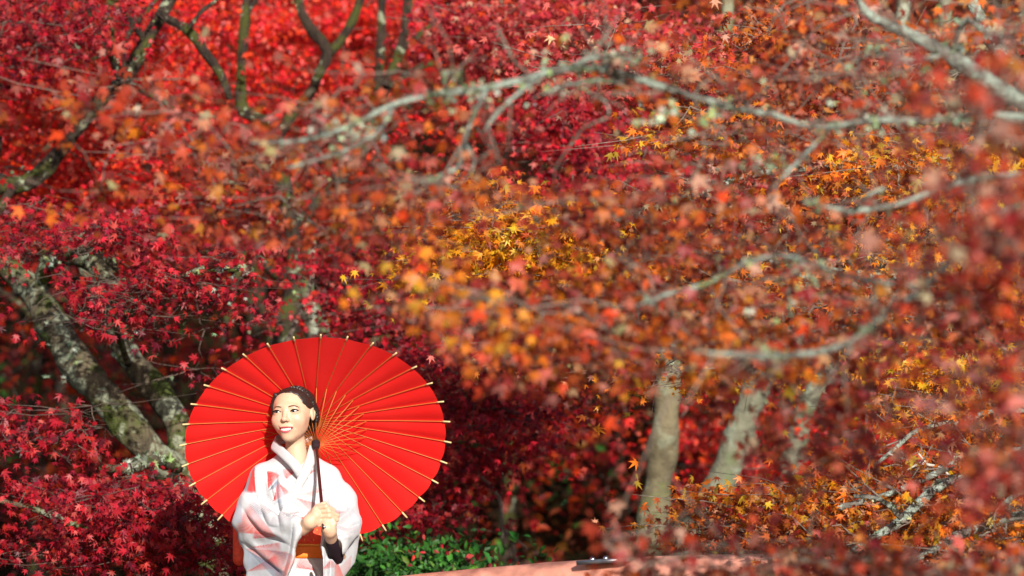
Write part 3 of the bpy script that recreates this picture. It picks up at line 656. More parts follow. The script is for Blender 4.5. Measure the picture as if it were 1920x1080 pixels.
gap([(1930,962),(1785,1008),(1725,1048)], 14, 12.2, .85); gap([(1792,895),(1740,925),(1692,970),(1598,1032)], 14, 12.5, .85); gap([(1775,878),(1700,912),(1640,935),(1580,950)], 12, 12.8, .8); gap([(1920,770),(1790,790),(1720,806),(1640,872)], 12, 13, .8); gap([(1800,880),(1700,862)], 26, 12.9, .7)
gap([(400,740),(420,850),(430,960)], 75, 13.5, 1.0); gap([(480,690),(700,690)], 70, 13.5, 1.0); gap([(760,740),(780,830),(760,930)], 75, 13.5, 1.0); gap([(500,800),(700,800)], 70, 13.5, 1.0); gap([(500,900),(700,960)], 80, 13.5, 1.0)
gap([(800,1070),(960,1060),(1085,1050)], 30, 13.5, 1.0); gap([(1085,1052),(1230,1050),(1420,1045)], 20, 12.4, .75); gap([(880,1000),(1060,960),(1150,900)], 60, 16.4, .3)

# --- crowns beyond, far trees on the slope
def slope_tree(px, Y, top, rw, pal, label, n, lean=0, bark=None, low=900, name='maple_tree', size=.06):
    t = Tree(name, label, 'tree', base_at(px,Y), 'trees on the slope behind', bark or M_BARK_DARK, M_TWIG_DARK)
    t.limb([(px,gy_px(Y,P(px,700,Y)[0]),Y,20),(px+lean*.3,(gy_px(Y)+top)/2,Y,15),(px+lean,top+80,Y,9),(px+lean*1.3,top-60,Y,4)], 'trunk', wob=.6)
    for k in range(4):
        yy = low-120+ (top-low)*(.15+.22*k); sx = rw*(1 if k%2 else -1)
        t.limb([(px+lean*.5,yy+60,Y,7),(px+lean*.5+sx*.4,yy,Y,5),(px+lean*.5+sx*.9,yy-40,Y-.3,2.5)], 'branch')
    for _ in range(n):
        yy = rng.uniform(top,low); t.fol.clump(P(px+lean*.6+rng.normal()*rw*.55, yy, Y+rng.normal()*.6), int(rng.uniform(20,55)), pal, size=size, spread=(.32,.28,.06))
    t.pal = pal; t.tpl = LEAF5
    return t
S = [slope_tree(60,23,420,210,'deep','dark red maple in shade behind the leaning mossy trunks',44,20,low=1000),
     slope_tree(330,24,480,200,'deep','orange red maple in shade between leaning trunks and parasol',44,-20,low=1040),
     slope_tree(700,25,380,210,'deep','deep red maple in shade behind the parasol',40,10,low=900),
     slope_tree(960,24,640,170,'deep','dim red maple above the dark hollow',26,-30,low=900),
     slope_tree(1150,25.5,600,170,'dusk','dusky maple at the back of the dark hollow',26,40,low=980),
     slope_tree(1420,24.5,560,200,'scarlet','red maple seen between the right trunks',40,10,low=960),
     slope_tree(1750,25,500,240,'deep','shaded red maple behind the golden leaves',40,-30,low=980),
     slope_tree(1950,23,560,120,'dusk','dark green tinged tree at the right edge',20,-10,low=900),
     slope_tree(120,27,-80,260,'scarlet','scarlet maple high on the slope at far left',60,10,low=480),
     slope_tree(480,28,-80,260,'scarlet','glowing red maple high on the slope above the parasol',60,10,low=480),
     slope_tree(860,28,-60,260,'scarlet','red maple high on the slope behind the long grey branch',60,0,low=520),
     slope_tree(1240,28,-60,260,'deep','dark red maple high on the slope at the centre right',54,0,low=560),
     slope_tree(1620,28,-60,260,'rust','rust brown maple high on the slope',54,0,low=560),
     slope_tree(1930,28,-60,200,'rust','rust brown maple high on the slope at far right',40,0,low=560)]
for t in S[8:11]: t.singles = 0

# overhead canopies of the standing trees: they throw the dappled shade on the slope
def canopy(t, x0, x1, y0, y1, z0, z1, n, pal, size=.10):
    for _ in range(n):
        c = np.array((rng.uniform(x0,x1), rng.uniform(y0,y1), rng.uniform(z0,z1)))
        t.fol.clump(c, int(rng.uniform(25,60)), pal, size=size, spread=(.5,.5,.10), facing=(0,-.1,1), droop=.1)
canopy(B, -5.5,-2.0, 17.4,21, 5.2,8.0, 26,'scarlet'); canopy(C_, -3.0,0.5, 18,22.5, 5.6,8.6, 34,'scarlet'); canopy(D_, -2.6,0.2, 17,20, 5.0,7.5, 22,'crimson')
canopy(E_, 0.0,2.6, 17.5,22, 5.2,8.5, 30,'rosy'); canopy(F_, 1.6,5.0, 18,22.5, 5.4,8.6, 30,'rosy'); canopy(G_, 2.8,6.5, 18,24, 5.5,9.0, 24,'rust')
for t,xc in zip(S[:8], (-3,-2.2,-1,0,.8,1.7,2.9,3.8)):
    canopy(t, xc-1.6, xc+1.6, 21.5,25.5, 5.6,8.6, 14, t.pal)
for t in (B,C_,E_,F_,G_):
    t.limb([tuple(np.append(t.nodes[0][-1],.04)), tuple(np.append(t.nodes[0][-1]+np.array((.1,.2,.9)),.03)), tuple(np.append(t.nodes[0][-1]+np.array((.2,.5,2.2)),.01))], 'branch', world=True)

# --- undergrowth and green shrub
U = Tree('green_shrub', 'leafy green shrub beyond the rail below the parasol', 'shrub', base_at(800,15.6), None, M_TWIG_DARK, M_TWIG_DARK)
U.tpl = LEAFO; U.leafmat = M_GREEN; U.pal='green'; U.singles=120
for dx in (-90,-40,10,60,110,170):
    U.limb([(800+dx*.4,gy_px(15.6),15.6,6),(800+dx*.8,1180,15.6,4),(800+dx*1.1,1060,15.6,2.5)], 'stem', sides=6)
KU = dict(facing=(.1,-.5,.7),droop=.25)
U.fol.spray(760,1062,15.6,80,28,.35,16,46,'green',size=.032,**KU); U.fol.spray(840,1060,15.6,55,24,.3,8,44,'green',size=.032,**KU); U.fol.spray(790,1025,15.7,60,20,.25,7,36,'green',size=.032,**KU)
U.fol.spray(882,1035,15.6,22,20,.15,4,26,'green',size=.045,**KU); U.fol.spray(690,1065,15.7,45,22,.2,7,46,'green',size=.05,**KU)
U.fol.spray(820,1045,15.4,70,25,.2,2,12,'crimson',size=.04)
sap = Tree('sapling', 'thin bare bent sapling stem in the dark hollow', 'sapling', base_at(985,17.5), None, M_TWIG, M_TWIG)
sap.limb([(990,gy_px(17.5),17.5,5),(975,1080,17.5,3.5),(945,1030,17.5,4),(941,960,17.5,4),(935,930,17.5,3.5),(905,895,17.5,3),(880,860,17.5,2)], 'stem', sides=6)
sap.limb([(942,990,17.5,3),(965,1010,17.5,2.4),(990,1030,17.5,1.6)], 'stem', sides=5)
sap.tpl=LEAFO; sap.leafmat=M_GREEN; sap.fol.clump(P(905,905,17.5),7,'green',size=.05); sap.fol.clump(P(985,1000,17.5),9,'green',size=.05)
UG = Foliage()
for k_ in range(190):
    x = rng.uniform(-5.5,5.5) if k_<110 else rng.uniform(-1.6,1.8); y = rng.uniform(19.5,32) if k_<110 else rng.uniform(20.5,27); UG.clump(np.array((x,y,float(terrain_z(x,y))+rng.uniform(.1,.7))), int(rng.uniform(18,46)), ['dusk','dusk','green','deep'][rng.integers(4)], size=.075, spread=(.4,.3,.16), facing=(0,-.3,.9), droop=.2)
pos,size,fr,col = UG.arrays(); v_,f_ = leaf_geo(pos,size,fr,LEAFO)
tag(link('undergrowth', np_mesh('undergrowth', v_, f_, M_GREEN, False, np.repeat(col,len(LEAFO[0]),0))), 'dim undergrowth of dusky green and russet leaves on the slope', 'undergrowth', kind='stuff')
FF = Foliage()
for _ in range(420):
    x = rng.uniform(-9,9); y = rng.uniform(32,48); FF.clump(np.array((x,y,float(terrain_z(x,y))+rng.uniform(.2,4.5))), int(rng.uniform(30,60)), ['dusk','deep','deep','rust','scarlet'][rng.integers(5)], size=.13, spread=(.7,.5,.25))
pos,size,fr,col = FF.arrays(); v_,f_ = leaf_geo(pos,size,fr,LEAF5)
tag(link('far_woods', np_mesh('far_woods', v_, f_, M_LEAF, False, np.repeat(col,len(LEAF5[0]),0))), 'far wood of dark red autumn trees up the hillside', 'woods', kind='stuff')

for t in TREES:
    big = t in (I_,)
    if t is U or t is sap: continue
    t.grow_twigs(fine=4 if t in (A,I_,J_,K_,D_) else 2, r0=.007 if t not in S else .012, r1=(.0012 if t is I_ else .0016) if t not in S else .003, maxlen=1.0 if t in (I_,K_,J_) else 2.5, rmax=.0026 if t is I_ else .004 if t in (K_,J_) else 1)
for t in (B,C_,D_,E_,F_,G_,I_): t.tpl = LEAF5
finish_trees()
# ------------------------------------------------------------------ bridge: deck and handrail
M_VERM = plain('faded_vermilion_paint', (.66,.27,.19), .55, .4, .18, 18)
M_WOOD = plain('weathered_deck_wood', (.22,.17,.13), .85, .2, .3, 12)
M_STEEL = plain('grey_steel', (.30,.31,.33), .35, .5, .1, 40, .8)
M_CHROME = plain('polished_bolt', (.7,.7,.72), .2, .5, 0, 1, 1.0)
DECK_Z = -0.08
deck = link('bridge_deck', None, None, (0,13.4,DECK_Z)); tag(deck, kind='structure')
for i in range(58):
    mb = MB(); mb.box((-4.35+i*.15,0,-.03+rng.normal()*.002), (.0715,1.3,.03)); mb.build('plank', M_WOOD, deck, smooth=False)
mb = MB()
for y in (-1.0,1.0): mb.box((0,y,-.22), (4.4,.09,.155))
mb.build('beam', M_WOOD, deck, smooth=False)
rail = thing('bridge_railing', 'faded vermilion bridge handrail curving along the bottom of the view', 'railing', (0,12.6,DECK_Z))
rb = np.array((0,12.6,DECK_Z))
rp = smooth_line([(*P(200,1150,13.15),.066),(*P(560,1108,13.1),.066),(*P(800,1081,13.0),.066),(*P(1000,1063,12.8),.066),(*P(1150,1053,12.65),.066),(*P(1300,1047,12.5),.066),(*P(1450,1045,12.4),.066),(*P(1700,1048,12.3),.066),(*P(2000,1062,12.2),.066),(*P(2400,1095,12.1),.066)], .05)
rp[:,2] -= .055
mb = MB(); mb.tube(rp[:,:3], rp[:,3], 20, .006); mb.build('handrail', M_VERM, rail, rb)
for i in range(8, len(rp), 26):
    q = rp[i,:3]; mb = MB(); mb.box((q[0],q[1],(q[2]-.09+DECK_Z)/2), (.045,.045,(q[2]-.09-DECK_Z)/2)); mb.build('post', M_VERM, rail, rb, smooth=False)
lr = rp[:,:3]-np.array((0,0,.42)); mb = MB(); mb.tube(lr, .035, 10); mb.build('lower_rail', M_VERM, rail, rb)
a0 = P(1098,1053,12.62); a1 = P(1168,1048.5,12.56); d_ = (a1-a0)/np.linalg.norm(a1-a0)
br = MB(); up_ = np.array((0,0,1.0)); sd = np.cross(d_,up_); MM = np.stack([d_,sd,np.cross(sd,d_)],-1)
br.box((a0+a1)/2-np.array((0,0,.002)), (np.linalg.norm(a1-a0)/2+.02,.03,.007), MM); bro = br.build('joint_plate', M_STEEL, rail, rb, smooth=False)
for px,py in ((1111,1049.5),(1136,1047.5),(1159,1045.5)):
    c = P(px,py,12.6); mb = MB(); th = np.linspace(0,math.pi/2,6)
    mb.tube(np.array([c+np.array((0,0,-.012))]+[c+np.array((0,0,.010*math.sin(t))) for t in th]), [.0095]+[.0095*math.cos(t)+.0004 for t in th], 10); mb.build('bolt', M_CHROME, bro, rb)

# ------------------------------------------------------------------ distance fields and surface nets
def s_min(a,b,k):
    h = np.clip(.5+.5*(b-a)/k,0,1); return b+(a-b)*h-k*h*(1-h)
def s_max(a,b,k): return -s_min(-a,-b,k)
class F:
    """distance field over points X (n,3)"""
    def __init__(s, X): s.X = X.astype(np.float32)
    def ell(s, c, r, M=None):
        q = s.X-np.asarray(c,np.float32)
        if M is not None: q = q@np.asarray(M,np.float32)
        r = np.asarray(r,np.float32); k0 = np.sqrt(((q/r)**2).sum(1)); k1 = np.sqrt(((q/(r*r))**2).sum(1))+1e-9
        return k0*(k0-1)/k1
    def cap(s, a, b, ra, rb=None):
        a = np.asarray(a,np.float32); b = np.asarray(b,np.float32); rb = ra if rb is None else rb
        ba = b-a; t = np.clip(((s.X-a)@ba)/(ba@ba),0,1)
        return np.sqrt(((s.X-a-t[:,None]*ba)**2).sum(1)) - (ra+(rb-ra)*t)
    def chain(s, pts, rs, k=.004):
        d = None
        for i in range(len(pts)-1):
            e = s.cap(pts[i],pts[i+1],rs[i],rs[i+1]); d = e if d is None else s_min(d,e,k)
        return d
def poly2d(x, z, pg):
    pg = np.asarray(pg,np.float32); n = len(pg); d = np.full(x.shape,1e9,np.float32); sgn = np.ones(x.shape,np.float32)
    for i in range(n):
        a = pg[i]; b = pg[i-1]; e = b-a; wx = x-a[0]; wz = z-a[1]
        t = np.clip((wx*e[0]+wz*e[1])/(e@e),0,1); bx = wx-e[0]*t; bz = wz-e[1]*t
        d = np.minimum(d, bx*bx+bz*bz)
        c1 = z>=a[1]; c2 = z<b[1]; c3 = e[0]*wz > e[1]*wx
        fl = (c1&c2&c3)|(~c1&~c2&~c3); sgn = np.where(fl,-sgn,sgn)
    return sgn*np.sqrt(d)
def surface_nets(fn, lo, hi, h):
    lo = np.asarray(lo,float); hi = np.asarray(hi,float); n = np.ceil((hi-lo)/h).astype(int)+1
    ax = [lo[i]+np.arange(n[i])*h for i in range(3)]
    G = np.empty(n,np.float32)
    step = max(1,int(500000/(n[1]*n[2])))
    for i in range(0,n[0],step):
        X = np.stack(np.meshgrid(ax[0][i:i+step],ax[1],ax[2],indexing='ij'),-1).reshape(-1,3)
        G[i:i+step] = fn(X).reshape(-1,n[1],n[2])
    S = G<0
    c = [S[dx:n[0]-1+dx,dy:n[1]-1+dy,dz:n[2]-1+dz] for dx in (0,1) for dy in (0,1) for dz in (0,1)]
    cnt = sum(x.astype(np.int8) for x in c); act = (cnt>0)&(cnt<8); idx = np.argwhere(act)
    val = np.stack([G[idx[:,0]+dx,idx[:,1]+dy,idx[:,2]+dz] for dx in (0,1) for dy in (0,1) for dz in (0,1)],-1)
    off = np.array([(dx,dy,dz) for dx in (0,1) for dy in (0,1) for dz in (0,1)],float)
    acc = np.zeros((len(idx),3)); num = np.zeros(len(idx))
    for a in range(8):
        for b in range(a+1,8):
            if np.abs(off[a]-off[b]).sum() != 1: continue
            va,vb = val[:,a],val[:,b]; m_ = (va<0)!=(vb<0)
            t = np.where(m_, va/np.where(m_,va-vb,1), 0)
            acc += np.where(m_[:,None], off[a]+t[:,None]*(off[b]-off[a]), 0); num += m_
    v = lo+(idx+acc/num[:,None])*h
    ID = np.full(act.shape,-1,np.int64); ID[tuple(idx.T)] = np.arange(len(idx))
    fs = []
    for d in range(3):
        A_ = [slice(None)]*3; B_ = [slice(None)]*3; A_[d]=slice(0,-1); B_[d]=slice(1,None)
        s0 = S[tuple(A_)]; s1 = S[tuple(B_)]; e = np.argwhere(s0!=s1); u,w_ = [(1,2),(2,0),(0,1)][d]
        ok = (e[:,u]>0)&(e[:,w_]>0)&(e[:,u]<n[u]-1)&(e[:,w_]<n[w_]-1); e = e[ok]
        fl = s0[tuple(e.T)]
        def at(du,dw):
            q = e.copy(); q[:,u]-=du; q[:,w_]-=dw; return ID[tuple(q.T)]
        q = np.stack([at(1,1),at(0,1),at(0,0),at(1,0)],-1); q[~fl] = q[~fl][:,::-1]; fs.append(q)
    return v, np.vstack(fs)

# ------------------------------------------------------------------ parasol
TILT = np.array((-.10,.785,.60)); TILT /= np.linalg.norm(TILT)
PC = P(592,829,13.50)                                     # middle of the rim plane
par = thing('parasol', 'red paper parasol with bamboo ribs behind the woman in kimono', 'parasol', PC)
axz = Vector(TILT); axx = Vector((1,0,.167)); axx = (axx-axz*axx.dot(axz)).normalized(); axy = axz.cross(axx)
par.rotation_mode = 'QUATERNION'
par.rotation_quaternion = Matrix((axx,axy,axz)).transposed().to_quaternion()
RT, RC, HC, NR = .474, .456, .118, 32
def cone_h(r): return HC*(1-(r/RC)**1.18)
m, nt, b = new_mat('red_parasol_paper')
v = obj_vec(nt); n1 = noise(nt, 240, 3, .6, v); n2 = noise(nt, 6, 3, .5, v)
c = mixc(nt, thresh(nt,n2,.3,.7), (.90,.014,.013), (.94,.022,.018)); nt.links.new(c, b.inputs['Base Color'])
b.inputs['Roughness'].default_value=.6; b.inputs['Specular IOR Level'].default_value=.25; bump(nt, n1, .12, .001, b)
t = nt.nodes.new('ShaderNodeBsdfTranslucent'); nt.links.new(c, t.inputs[0]); mx = nt.nodes.new('ShaderNodeMixShader'); mx.inputs[0].default_value=.25
nt.links.new(b.outputs[0], mx.inputs[1]); nt.links.new(t.outputs[0], mx.inputs[2]); nt.links.new(mx.outputs[0], nt.nodes['Material Output'].inputs[0])
M_PAPER = m
M_BAMBOO = plain('bamboo', (.44,.13,.024), .5, .4, .15, 60); M_BAMBOO_T = plain('bamboo_tip', (.58,.42,.20), .5, .4, .1, 60)
M_LACQ = plain('dark_lacquer', (.035,.010,.010), .22, .6); M_BLACK = plain('black_cord', (.020,.008,.012), .85, .3, .4, 120)
SEG = 8; na = NR*SEG; rr = np.linspace(.018,1,20)*RC; vs=[]
for i,r in enumerate(rr):
    for j in range(na):
        th = 2*math.pi*j/na; u = (j%SEG)/SEG; sag = 4*u*(1-u)
        f_ = r/RC
        vs.append((r*math.cos(th)*(1+.006*sag*f_**4), r*math.sin(th)*(1+.006*sag*f_**4), cone_h(r) - sag*.007*f_*(1+.2*math.sin(j*12.9)) + .0035*f_))
vs = np.array(vs); i = np.arange(19)[:,None]*na; j = np.arange(na)[None]; fq = np.stack([i+j,i+(j+1)%na,i+na+(j+1)%na,i+na+j],-1).reshape(-1,4)
link('canopy', np_mesh('canopy', vs, fq, M_PAPER, True), par)
r_ = np.linspace(.014,RT-.016,26)
mb = MB(); mb.tube(np.stack([r_,0*r_,np.where(r_<RC,cone_h(np.minimum(r_,RC)),-(r_-RC)*.35)-.004],-1), np.linspace(.0010,.0015,26), 6)
rib_me = mb.mesh('rib', M_BAMBOO)
r2 = np.linspace(RT-.022,RT+.004,4); mb = MB(); mb.tube(np.stack([r2,0*r2,-(r2-RC)*.35-.004],-1), .0031, 8); tip_me = mb.mesh('rib_tip', M_BAMBOO_T)
RJ = .185; mb = MB(); mb.tube(np.array([(RJ,0,cone_h(RJ)-.008),(RJ*.5,0,(cone_h(RJ)-.008)*.5-.002),(.016,0,-.006)]), [.0014,.0013,.0011], 6); strut_me = mb.mesh('strut', M_BAMBOO)
for k in range(NR):
    a = 2*math.pi*k/NR
    o = link('rib', rib_me, par); o.rotation_euler = (0,0,a)
    o2 = link('rib_tip', tip_me, o)
    o = link('strut', strut_me, par); o.rotation_euler = (0,0,a)
def lathe_z(prof, sides=20):
    mb = MB(); mb.tube(np.array([(0,0,z) for _,z in prof])+np.arange(len(prof))[:,None]*np.array((0,0,1e-6)), [r for r,_ in prof], sides); return mb
lathe_z([(.006,-.034),(.011,-.031),(.0135,-.022),(.014,-.012),(.0155,-.004),(.0150,.004),(.010,.010)],24).build('runner', M_BLACK, par)
lathe_z([(.008,.096),(.015,.100),(.017,.110),(.017,.124),(.012,.134),(.006,.140)]).build('top_hub', M_BLACK, par)
mb = MB(); mb.tube(np.array([(0,0,z) for z in np.linspace(-.478,.12,12)]), .0062, 12); mb.build('pole', M_LACQ, par)
def pole_pt(py):
    """point on the pole's axis at picture row py"""
    lo,hi = 0.0,.6
    for _ in range(40):
        t = (lo+hi)/2; y = proj(PC-TILT*t)[1][0]
        if y < py: lo = t
        else: hi = t
    return PC-TILT*lo
# ------------------------------------------------------------------ the woman in the kimono
TY = 13.52
pbase = np.array((P(557,900,TY)[0], TY, DECK_Z))
woman = thing('person', 'smiling woman in white kimono with red brush print holding the parasol', 'person', pbase)
HY = 13.46
HC_ = P(549.5,770,HY); YAW = R(15.5); TIP = R(3); ROLL = R(3)
fx = np.array((math.cos(YAW),-math.sin(YAW),0)); fy = np.array((-math.sin(YAW),-math.cos(YAW),0)); fz = np.array((0,0,1.0))
fy2 = fy*math.cos(TIP)+fz*math.sin(TIP); fz2 = fz*math.cos(TIP)-fy*math.sin(TIP)
fx2 = fx*math.cos(ROLL)+fz2*math.sin(ROLL); fz3 = fz2*math.cos(ROLL)-fx*math.sin(ROLL)
HM = np.stack([fx2,fy2,fz3],-1)                           # head-local (side, forward, up) -> world
def HL(p): return HC_ + HM@np.asarray(p,float)
EZ = -.0065
EYE = ((-.0305,.0715,EZ),(.0305,.0715,EZ))
def mouth_lines(x):
    u = np.clip(np.abs(x)/.0245,0,1)
    return -.0655+.0016*u*u, -.0745+.0092*u*u
def head_field(L, mouth=True):
    """head in its own axes: x to the picture's right, y forward, z up"""
    f = F(L); x,y,z = f.X.T
    d = f.ell((0,-.012,.022),(.069,.086,.069))
    d = s_min(d, f.ell((0,.022,-.020),(.0580,.063,.064)), .03)
    d = s_min(d, f.ell((0,.030,-.062),(.040,.046,.046)), .03)
    d = s_min(d, f.ell((0,.064,-.093),(.017,.015,.0145)), .030)
    for sg in (-1,1):
        d = s_min(d, f.ell((sg*.035,.056,-.036),(.0235,.022,.022)), .024)
        d = s_min(d, f.ell((sg*.034,.016,-.054),(.012,.026,.018)), .03)
        d = s_min(d, f.ell((sg*.020,.077,.010),(.016,.006,.006)), .018)
    d = s_min(d, f.cap((0,.080,.002),(0,.0985,-.032),.0058,.0080), .012)
    d = s_min(d, f.ell((0,.1000,-.035),(.0090,.0082,.0076)), .006)
    for sg in (-1,1):
        d = s_min(d, f.ell((sg*.0100,.0895,-.0370),(.0058,.0075,.0055)), .007)
        d = s_max(d, -f.ell((sg*.0062,.0960,-.0440),(.0032,.004,.003)), .003)
    d = s_min(d, f.ell((0,.0720,-.069),(.024,.018,.017)), .014)
    for sg in (-1,1):
        ex,ey,ez = sg*.0305,.0715,EZ
        d = s_min(d, f.ell((ex,ey,ez),(.0168,.0138,.0134)), .007)
        u = np.clip((x-ex)/.0162,-1,1); tl = sg*u*.0012
        al = np.maximum(np.maximum(z-(ez+tl+.0047*(1-u*u)), (ez+tl-.0032*(1-u*u))-z), .070-y)
        d = s_max(d, -np.maximum(al*.8, np.abs(x-ex)-.0162), .0008)
    zt,zb = mouth_lines(x); u = np.clip(np.abs(x)/.0255,0,1); w_ = np.sqrt(np.clip(1-u*u,0,1))
    fr = np.clip((y-.06)*60,0,1)
    d = d-fr*w_*(.0026*np.exp(-((z-zt-.0030)/.0030)**2)+.0032*np.exp(-((z-zb+.0042)/.0040)**2))
    for sg in (-1,1): d = d+fr*.0022*np.exp(-((x-sg*.0285)/.0035)**2-((z+.0635)/.006)**2)
    if mouth:
        cv = np.maximum(np.maximum((z-zt)*.9,(zb-z)*.9),np.maximum(np.abs(x)-.0245,.066-y)); d = s_max(d, -cv, .0012)
    for sg in (-1,1):
        e = f.ell((sg*.0705,-.008,-.012),(.0075,.0165,.027), np.array([(1,0,0),(0,.96,.28),(0,-.28,.96)]).T)
        e = s_max(e, -f.ell((sg*.0775,-.004,-.008),(.005,.010,.017)), .004)
        d = s_min(d, e, .006)
    d = s_min(d, f.cap((-.005,-.022,-.070),(-.003,-.040,-.215),.0325,.041), .022)
    return d
def body_head(X): return head_field((X-HC_)@HM)
neck_px = 553
SH_L, SH_R = P(497,893,TY), P(616,896,TY)
def torso_core(f, g=0.0):
    """trunk of the body; g grows it"""
    d = f.ell(P(556,945,TY),(.128+g,.092+g,.19+g))
    d = s_min(d, f.cap(SH_L,SH_R,.040+g,.040+g), .05)
    d = s_min(d, f.cap(P(554,848,TY),P(556,905,TY),.043+g*.6,.075+g), .04)
    d = s_min(d, f.ell(P(560,1075,TY),(.150+g,.112+g,.24+g)), .05)
    return d
WR_R, WR_L = P(567,992,13.19), P(621,1010,13.20)         # wrists
EL_R, EL_L = P(470,985,13.50), P(641,1052,13.39)          # elbows
def body_trunk(X):
    f = F(X); d = torso_core(f, -.012)
    d = s_min(d, f.chain([SH_L,EL_R,WR_R],[.036,.032,.021],.02), .02)
    d = s_min(d, f.chain([SH_R,P(640,975,13.47),EL_L,WR_L],[.034,.030,.022,.0195],.02), .02)
    for sx in (-.075,.075):
        a = P(558,1180,TY)+np.array((sx,0,0)); k = np.array((a[0],TY-.01,.42)); q = np.array((a[0],TY,.02))
        d = s_min(d, f.chain([a,k,q],[.075,.05,.034],.02), .03)
        d = s_min(d, f.cap(q,q+np.array((0,-.15,-.06)),.032,.022), .02)
    return d
def px3(px,py,Y): return P(px,py,Y)
# hands -----------------------------------------------------------------
PY = lambda py: pole_pt(py)[1]                             # depth of the pole at a row
def hand_right(X):
    """the hand whose back we see, fingers closed round the pole"""
    f = F(X); y0 = PY(968)
    d = f.chain([WR_R, px3(581,978,y0-.020), px3(592,966,y0-.024)],[.0225,.024,.020],.01)
    d = s_min(d, f.cap(px3(592,955,y0-.020),px3(597,978,y0-.020),.0115,.0115), .012)
    d = s_min(d, f.cap(px3(570,988,13.18),px3(594,977,y0-.016),.019,.014), .012)
    fing = [((593,953),(611,950),(625,957),(622,960),.0098),((594.5,960),(616,958.5),(632,966.5),(626,969),.0102),
            ((596,968),(617,967.5),(631,974.5),(625,977),.0099),((598,976),(615,977),(627,980.5),(621,983),.0088)]
    for k,(a,b_,c,e,r) in enumerate(fing):
        d = s_min(d, f.chain([px3(*a,y0-.018),px3(*b_,y0-.033),px3(*c,y0-.012),px3(*e,y0+.012)],[r*1.05,r,r*.86,r*.72],.002), .0022)
    d = s_min(d, f.chain([px3(583,965,y0-.008),px3(595,951,y0-.002),px3(609,943.5,y0-.006)],[.013,.0105,.0075],.004), .006)
    return d
def hand_left(X):
    """the lower hand, its palm behind the pole"""
    f = F(X); y0 = PY(985)
    d = f.chain([WR_L,px3(618,995,y0+.020),px3(614,980,y0+.024),px3(612,965,y0+.028)],[.0205,.023,.024,.019],.01)
    d = s_min(d, f.ell(px3(613,990,y0+.002),(.017,.016,.017)), .012)
    for k,py in enumerate((957,965,973,981)):
        d = s_min(d, f.chain([px3(616,py,y0+.032),px3(603,py+2,y0+.030),px3(598,py+3,y0+.018)],[.0095,.0095,.008],.003), .004)
    d = s_min(d, f.chain([px3(621,994,y0+.010),px3(626,982,y0+.010),px3(622,970,y0+.012)],[.0125,.010,.0075],.004), .006)
    return d
def both_hands(X): return np.minimum(hand_right(X), hand_left(X))

parts = []
lo = HC_+np.array((-.12,-.135,-.235)); hi = HC_+np.array((.12,.115,.115))
parts.append(surface_nets(body_head, lo, hi, .0019))
hl = np.minimum(px3(550,1040,13.05),px3(550,1040,13.3)); hh = np.maximum(px3(650,930,13.05),px3(650,930,13.3))
parts.append(surface_nets(both_hands, hl, hh, .0019))
parts.append(surface_nets(body_trunk, (pbase[0]-.34,TY-.42,DECK_Z-.01), (pbase[0]+.30,TY+.22,HC_[2]-.12), .009))
vv=[]; ff=[]; off=0
for v_,f_ in parts: vv.append(v_); ff.append(f_+off); off += len(v_)
V = np.vstack(vv); Fq = np.vstack(ff)
# skin colour: lips, blush, brows and the lash line are colour on the skin
L = (V-HC_)@HM; nh = len(parts[0][0])
tint = np.tile(np.array((.58,.375,.255)),(len(V),1))
hx,hy,hz = L[:nh,0],L[:nh,1],L[:nh,2]
def blend(mask, col): tint[:nh] = tint[:nh]*(1-mask[:,None])+np.array(col)*mask[:,None]
front = hy>.03
for sg in (-1,1): blend(.34*np.exp(-(((hx-sg*.040)/.017)**2+((hz+.036)/.015)**2))*front, (.62,.17,.14))
blend(.2*np.exp(-((hx/.012)**2+((hz+.036)/.010)**2))*front, (.62,.24,.17))
zt,zb = mouth_lines(hx); w_ = np.sqrt(np.clip(1-(hx/.0255)**2,0,1)); fm = (hy>.068)
blend((np.clip((hz-zt+.001)/.001,0,1)*np.clip((zt+.0015+.0052*w_-hz)/.0012,0,1)*(w_>.05)*fm), (.36,.05,.06))
blend((np.clip((zb+.001-hz)/.001,0,1)*np.clip((hz-zb+.0012+.0072*w_)/.0014,0,1)*(w_>.05)*fm), (.46,.08,.10))
blend(((hz<zt-.0008)&(hz>zb+.0008)&(np.abs(hx)<.0245)&(hy>.055)).astype(float), (.09,.018,.018))
blend(((hz<-.038)&(hz>-.048)&(np.abs(np.abs(hx)-.0062)<.0034)&(hy>.085)&(hz<-.0405)).astype(float)*.4, (.18,.06,.04))  # nostrils: their shade painted into the skin colour
for sg in (-1,1): blend(.35*np.exp(-(((hx-sg*.0305)/.017)**2+((hz-.006)/.0045)**2))*front, (.30,.16,.11))
m, nt, b = new_mat('skin')
at = nt.nodes.new('ShaderNodeAttribute'); at.attribute_name='tint'; nt.links.new(at.outputs['Color'], b.inputs['Base Color'])
b.inputs['Roughness'].default_value=.45; b.inputs['Specular IOR Level'].default_value=.4
b.inputs['Subsurface Weight'].default_value=.12; b.inputs['Subsurface Radius'].default_value=(.012,.004,.002)
M_SKIN = m
link('body', np_mesh('body', V-pbase, Fq, M_SKIN, True, tint), woman)

